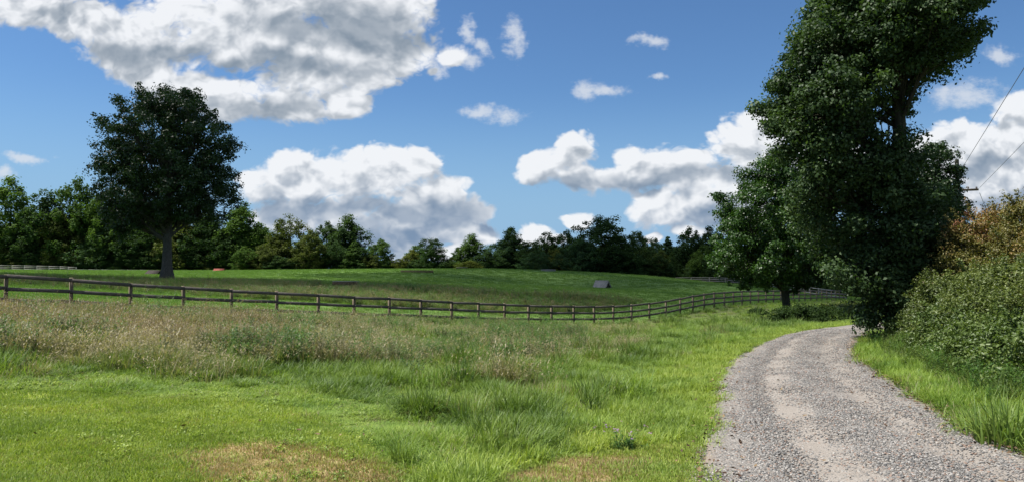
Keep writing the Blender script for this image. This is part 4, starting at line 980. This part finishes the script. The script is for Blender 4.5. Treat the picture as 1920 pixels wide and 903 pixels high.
place_plant('tall_weed','thin green weed stalks beside the pale dry patch mid meadow',bigweed[1],705,690,0.9)
place_plant('tall_weed','dark weed mound under the middle of the board fence',bigweed[0],480,612,1.3,sz_=0.8)
for i, (px, py, s, k, lb) in enumerate([
  (935,682,1.5,'t','yellow-green tussock below the middle of the fence'),(1180,745,1.6,'t','largest bright tussock in the hollow left of the lane'),(1105,765,1.0,'r','dark tussock with a shadowed hole in the hollow'),
  (1030,790,1.0,'r','upright dark rushes left of the shadowed hole'),(880,800,1.1,'r','coarse arching sedge in the middle of the near grass'),(800,730,1.4,'t','blue-green drooping tussock on the meadow edge'),
  (1045,712,1.1,'t','green tussock right of the yellow-green one'),(1120,700,1.0,'t','leafy tussock above the hollow'),(980,725,1.2,'r','dark tussock centre of the green hollow'),
  (755,868,0.7,'r','small dark clump near the lawn edge, lowest in the grass'),(1240,690,1.0,'t','bright tussock closest to the yellow verge'),(830,690,1.0,'t','tussock at the edge of the dry patch'),
  (870,628,1.4,'t','dark mounded tussock under the fence'),(640,640,1.2,'t','green mound in the tan meadow')]):
    me_ = (tus if k == 't' else rush)[i % 3]
    place_plant('grass_tussock' if k == 't' else 'rush_clump', lb, me_, px, py, s, cat='grass clump')
# dock plant with browned leaves
M_DOCK = foliage_mat("dock_leaves", [(0.05,0.09,0.03),(0.10,0.14,0.04),(0.14,0.09,0.05)], patch=4.0)
dv = blades(rs, 26, 0.42, 0.14, 0.045, lean=0.6, seg=4, mat=M_DOCK, name="dock_plant"); place_plant('dock_plant','broad-leaved dock with browning leaves at the edge of the near grass',dv,965,838,1.0)
dv2 = blades(rs, 18, 0.30, 0.10, 0.04, lean=0.8, seg=4, mat=M_DOCK, name="dock_plant"); place_plant('dock_plant','broad-leaved dock in the shadowed hole of the hollow',dv2,1108,772,1.0)
# aster in flower
M_ASTER, t = new_mat("aster_petals"); finish(t, bsdf(t, (0.33,0.20,0.42), 0.7, 0.2))
M_ASTC, t = new_mat("aster_eye"); finish(t, bsdf(t, (0.45,0.30,0.05), 0.8, 0.2))
ax_, ay_ = ground(1172, 842); az_ = zz(ax_, ay_)
aster = empty('aster_plant', 'low aster in purple flower at the edge of the mown strip by the lane', 'flower', (ax_, ay_, az_))
obj('foliage', weed(rs, 0.22, 34, M_WEED, leaf=0.05, dens=12, fan=0.7, name="aster_leaves"), aster)
def flower_mesh(rs):
    V = []; Fc = []
    for k in range(9):
        a = k*6.283/9; c_, s_ = math.cos(a), math.sin(a); n0 = len(V)
        V += [(0, 0, 0), (c_*0.5-s_*0.13, s_*0.5+c_*0.13, 0.12), (c_, s_, 0.05), (c_*0.5+s_*0.13, s_*0.5-c_*0.13, 0.12)]; Fc.append((n0, n0+1, n0+2, n0+3))
    return mk_mesh("flower_head", np.array(V)*0.014, np.array(Fc), M_ASTER)
fm = flower_mesh(rs); mbx = MB(); mbx.tube([(0,0,0.0),(0,0,0.006)], [0.004, 0.003], 6); em = mbx.mesh("flower_eye", M_ASTC)
for k in range(46):
    a = rs.uniform(0, 6.28); r = 0.28*math.sqrt(rs.random()); fo = obj('flower_head', fm, aster, (r*math.cos(a)*1.3, r*math.sin(a), 0.15+0.10*rs.random())); fo.rotation_euler = (rs.normal(0, 0.4), rs.normal(0, 0.4), a); obj('flower_eye', em, fo)

# ------------------------------------------------------------------ fences
def wood_mat(name, a, b, scale=(1, 1, 1), k=20):
    m, t = new_mat(name); pos = t.node('ShaderNodeTexCoord').outputs['Object']
    n = t.noise(t.vmath('MULTIPLY', pos, scale), k, 5, 0.65); n2 = t.noise(pos, 2.2, 3)
    c = t.mix(t.ramp(n, 0.3, 0.7), a, b); c = t.mix(t.math('MULTIPLY', t.ramp(n2, 0.45, 0.7), 0.4), c, (a[0]*0.6, a[1]*0.65, a[2]*0.6))
    finish(t, bsdf(t, c, 0.85, 0.15, bump(t, n, 0.006))); return m
M_POST = wood_mat("post_wood", (0.085,0.068,0.045), (0.165,0.135,0.092), (1, 1, 0.15), 40)
M_RAIL = wood_mat("rail_wood", (0.065,0.058,0.052), (0.145,0.130,0.118), (0.15, 0.15, 1), 40)
M_GREYW = wood_mat("weathered_wood", (0.16,0.16,0.158), (0.31,0.30,0.285), (0.3, 0.3, 1), 30)
M_PALE = wood_mat("pale_rail_wood", (0.17,0.165,0.15), (0.30,0.29,0.265), (0.3, 0.3, 1), 20)
M_BROWNW = wood_mat("brown_log_wood", (0.07,0.05,0.035), (0.16,0.115,0.08), (0.3, 1, 1), 20)
M_DARKW = wood_mat("dark_stained_wood", (0.025,0.020,0.018), (0.060,0.050,0.044), (0.3, 1, 1), 20)
M_REDW = wood_mat("red_painted_wood", (0.20,0.055,0.042), (0.32,0.11,0.085), (0.3, 1, 1), 20)
def fence(name, label, posts, mp, mr, ph=PH, pw=0.125, rails=(0.40, 0.84, 1.29), rh=0.15, side=-1, jitter=0.012):
    rj = random.Random(9)
    root = empty(name, label, 'fence', posts[0])
    o0 = np.array(posts[0])
    tips = []
    for i, p in enumerate(posts):
        b = np.array(p)-o0; q = np.array(posts[min(i+1, len(posts)-1)])-np.array(posts[max(i-1, 0)]); ang = math.atan2(q[1], q[0])
        r_ = [[math.cos(ang), -math.sin(ang), 0], [math.sin(ang), math.cos(ang), 0], [0, 0, 1]]
        mb = MB(); tx, ty = rj.gauss(0, jitter), rj.gauss(0, jitter); hh_ = ph + rj.uniform(-0.02, 0.05)
        V = np.array([[x*pw/2, y*pw/2, z] for z in (-0.35, hh_) for y in (-1, 1) for x in (-1, 1)]); V[4:, 0] += tx; V[4:, 1] += ty; V[[4, 5], 2] -= 0.015
        mb.add(V @ np.array(r_).T, [[0,2,3,1],[4,5,7,6],[0,1,5,4],[2,6,7,3],[0,4,6,2],[1,3,7,5]])
        obj('post', mb.mesh('post', mp), root, tuple(b))
        tips.append((b, ang))
    for i in range(len(posts)-1):
        a, b = tips[i][0], tips[i+1][0]; d = (b-a)[:2]; d = d/np.linalg.norm(d); nn = np.array([d[1], -d[0]])*side*-1
        for zr in rails:
            off = pw/2 + 0.02
            j0, j1 = rj.gauss(0, jitter), rj.gauss(0, jitter)
            A = a+np.array([nn[0]*off, nn[1]*off, zr+j0]); B = b+np.array([nn[0]*off, nn[1]*off, zr+j1])
            mb = MB(); mb.beam(A+(B-A)*0.003, B-(B-A)*0.003, 0.035, rh); obj('rail', mb.mesh('rail', mr), root)
    return root
fence("board_fence", "long three-board fence with tan posts and dark boards sweeping across the field", POSTS, M_POST, M_RAIL)
fence("rail_fence", "weathered grey far rail fence running downhill to the corner of the board fence", FAR_R[:-1]+[(POSTS[-1][0]+0.6, POSTS[-1][1]+0.6, POSTS[-1][2])], M_GREYW, M_GREYW, pw=0.14, rh=0.14)
fence("rail_fence", "pale board fence before the woods at the picture edge", FAR_L, M_PALE, M_PALE, pw=0.16, rh=0.16)
fence("rail_fence", "low dim rail fence along the woods behind the lone tree", FAR_M, M_GREYW, M_GREYW, pw=0.14, rh=0.14, ph=1.25, rails=(0.5, 1.15))

# ------------------------------------------------------------------ riding-jumps in the paddock
def aframe(name, label, px, py, Y, L, H, W, rz, mat, nplank=6, endcol=None):
    p = P(px, py, Y); z0 = zz(p[0], p[1])
    root = empty(name, label, 'horse jump', (p[0], p[1], z0), rz)
    sl = math.hypot(W/2, H); ang = math.atan2(H, W/2)
    for s_ in (-1, 1):
        for k in range(nplank):
            f = (k+0.5)/nplank; w_ = sl/nplank - 0.012
            y = s_*(W/2)*(1-f); z = H*f+0.02
            c, s2 = math.cos(ang), math.sin(ang)
            rot = [[1, 0, 0], [0, c, s_*s2], [0, -s_*s2, c]]
            mb = MB(); mb.box((0.02*((k*7) % 3-1), y, z), (L+0.03*((k*5) % 3), w_, 0.035), rot); obj('plank', mb.mesh('plank', mat), root)
    for e in (-1, 0, 1):
        mb = MB()
        for s_ in (-1, 1): mb.beam((e*(L/2-0.25), s_*(W/2-0.06), 0.02), (e*(L/2-0.25), 0, H-0.07), 0.09, 0.05, (1, 0, 0))
        mb.beam((e*(L/2-0.25), -W/2+0.1, 0.10), (e*(L/2-0.25), W/2-0.1, 0.10), 0.07, 0.07)
        obj('frame', mb.mesh('frame', endcol or M_DARKW), root)
    mb = MB(); mb.beam((-L/2, 0, H+0.03), (L/2, 0, H+0.03), 0.09, 0.03); obj('ridge_board', mb.mesh('ridge_board', mat), root)
    return root
aframe('coop_jump', 'weathered grey A-frame jump with an open dark end on the paddock slope', 1129, 539, 108, 2.2, 1.05, 1.7, math.radians(-38), M_GREYW, 7)
aframe('coop_jump', 'dark low A-frame jump beside the lone tree trunk', 290, 514.5, 106, 2.5, 0.62, 1.6, math.radians(-25), M_DARKW, 5)
aframe('coop_jump', 'little red roof-shaped jump before the woods', 411, 508, 150, 2.3, 0.55, 0.9, math.radians(-12), M_REDW, 4)
aframe('coop_jump', 'small dark A-frame jump at the end of the far rail fence', 1269, 521.5, 190, 2.2, 0.45, 1.0, math.radians(-20), M_DARKW, 4)
def box_jump(name, label, px, py, Y, L, H, W, rz, mtop, mside, drop=0.0):
    p = P(px, py, Y); z0 = zz(p[0], p[1])
    root = empty(name, label, 'horse jump', (p[0], p[1], z0), rz)
    for k in range(3):
        mb = MB(); mb.box((0, -W/2+0.03, 0.02+(k+0.5)*H/3), (L-0.3, 0.05, H/3-0.02)); obj('face_board', mb.mesh('face_board', mside), root)
        mb = MB(); mb.box((0, W/2-0.03, 0.02+(k+0.5)*H/3), (L-0.3, 0.05, H/3-0.02)); obj('face_board', mb.mesh('face_board', mside), root)
    for k in range(3):
        mb = MB(); mb.box((0, -W/2+(k+0.5)*W/3, H+0.05), (L, W/3-0.015, 0.05)); obj('top_board', mb.mesh('top_board', mtop), root)
    for e in (-1, 1):
        mb = MB(); mb.box((e*(L/2-0.1), 0, H/2), (0.16, W-0.02, H)); obj('end_post', mb.mesh('end_post', mside), root)
    return root
box_jump('table_jump', 'long low jump with a pale top board in the weeds of the paddock', 648, 535, 75, 2.6, 0.38, 0.6, math.radians(-4), M_GREYW, M_BROWNW)
box_jump('table_jump', 'long brown log jump on the crest of the paddock', 782, 511, 124, 5.4, 0.33, 0.7, math.radians(-3), M_BROWNW, M_BROWNW)
box_jump('table_jump', 'pale low jump under the dark woods on the crest', 1028, 508.5, 150, 3.0, 0.35, 0.6, math.radians(-2), M_GREYW, M_GREYW)
box_jump('table_jump', 'faint grey low jump on the skyline beside the gap trees', 866, 504.5, 152, 2.2, 0.3, 0.8, math.radians(-6), M_GREYW, M_DARKW)

# ------------------------------------------------------------------ utility pole and wires
pp = P(1800, 600, 45); pz0 = zz(pp[0], pp[1]); arm_z = P(1800, 358, 45)[2]
pole = empty('utility_pole', 'wooden utility pole whose crossarm sticks out of the dark roadside tree', 'utility pole', (pp[0], pp[1], pz0))
mb = MB(); mb.tube([(0,0,-0.5),(0,0,(arm_z-pz0)*0.5),(0,0,arm_z-pz0+1.9)], [0.17, 0.15, 0.11], 10); obj('pole_shaft', mb.mesh('pole_shaft', M_BARK_D, True), pole)
mb = MB(); mb.beam((-1.1, -0.16, arm_z-pz0-0.02), (1.15, -0.16, arm_z-pz0+0.06), 0.10, 0.12); obj('crossarm', mb.mesh('crossarm', M_BROWNW), pole)
M_CERAMIC, t = new_mat("insulator_glaze"); finish(t, bsdf(t, (0.16,0.14,0.13), 0.3, 0.5))
for x_ in (-1.0, 0.55, 1.05):
    mb = MB(); mb.tube([(x_,-0.16,arm_z-pz0+0.11),(x_,-0.16,arm_z-pz0+0.17),(x_,-0.16,arm_z-pz0+0.24)], [0.035, 0.06, 0.03], 8); obj('insulator', mb.mesh('insulator', M_CERAMIC, True), pole)
M_WIRE, t = new_mat("wire"); finish(t, bsdf(t, (0.09,0.09,0.10), 0.6, 0.4))
def wire(label, a, b, r, sag):
    tt = np.linspace(0, 1, 40)[:, None]; pts = np.array(a)*(1-tt)+np.array(b)*tt; pts[:, 2] -= (4*sag*tt*(1-tt))[:, 0]
    mb = MB(); mb.tube(pts-np.array(a), r, 5); o = obj('power_line', mb.mesh('power_line', M_WIRE, True), None, tuple(a)); tag(o, label, 'power line', 'overhead lines')
def extend(a, b, Yend):
    a = np.array(a); b = np.array(b); f = (Yend-a[1])/(b[1]-a[1]); return tuple(a+(b-a)*f)
wa = P(1806, 312, 45); wb = P(1922, 122, 24.5); wire('upper overhead wire rising steeply from the dark roadside tree', wa, extend(wa, wb, -12), 0.012, 0.05)
wa = P(1837, 352, 44.8); wb = P(1922, 263, 28); wire('lower overhead wire rising from the crossarm end', wa, extend(wa, wb, -12), 0.009, 0.05)
wa = P(1837, 362, 45); wb = P(1850, 392, 62); wire('short overhead wire dropping behind the hedge from the crossarm', wa, extend(wa, wb, 75), 0.014, 0.1)

# ------------------------------------------------------------------ a broad cumulus overhead, towards the sun: it shades the middle of the paddock
M_CLOUD, t = new_mat("cloud_white")
vap = t.node('ShaderNodeMixShader', ins={0: 0.4, 1: bsdf(t, (0.9,0.9,0.9), 1.0, 0.0), 2: t.node('ShaderNodeBsdfTranslucent', ins={0: (0.9,0.9,0.9,1)}).outputs[0]}).outputs[0]
finish(t, t.node('ShaderNodeMixShader', ins={0: 0.45, 1: t.node('ShaderNodeBsdfTransparent').outputs[0], 2: vap}).outputs[0])    # thin vapour lets part of the sun through
SHADE = [  # ground X, Y, radius X, radius Y of the shade of each cloud puff
 (-60,72,24,14),(-28,74,24,18),(2,82,24,22),(32,108,24,28),(62,130,26,40),(8,128,26,24),(-14,110,16,14),(28,170,34,36),(88,180,34,60),(-2,170,26,26),(40,215,44,30),(-96,66,20,14)]
def uv_ball(nu=26, nv=14):
    V = []; Fc = []
    for i in range(nv+1):
        th = math.pi*i/nv
        for j in range(nu): V.append((math.sin(th)*math.cos(2*math.pi*j/nu), math.sin(th)*math.sin(2*math.pi*j/nu), math.cos(th)))
    for i in range(nv):
        for j in range(nu): Fc.append((i*nu+j, i*nu+(j+1) % nu, (i+1)*nu+(j+1) % nu, (i+1)*nu+j))
    return np.array(V), np.array(Fc)
bv, bf_ = uv_ball(); mb = MB(); tz_ = 800/TO_SUN[2]
for x_, y_, rx_, ry_ in SHADE:
    v_ = bv.copy(); wob = 1+0.10*np.sin(v_[:, 0]*7+x_)*np.sin(v_[:, 1]*6+y_)*np.cos(v_[:, 2]*5); v_ = v_*wob[:, None]
    v_ = v_*np.array([rx_, ry_, 12.0]); mb.add(v_+np.array([x_+TO_SUN[0]*tz_, y_+TO_SUN[1]*tz_, 800+TO_SUN[2]*0]), bf_)
o = obj("cloud", mb.mesh("cloud", M_CLOUD, True)); tag(o, 'broad white cumulus cloud passing overhead', kind='structure')

print("objects", len(bpy.data.objects))
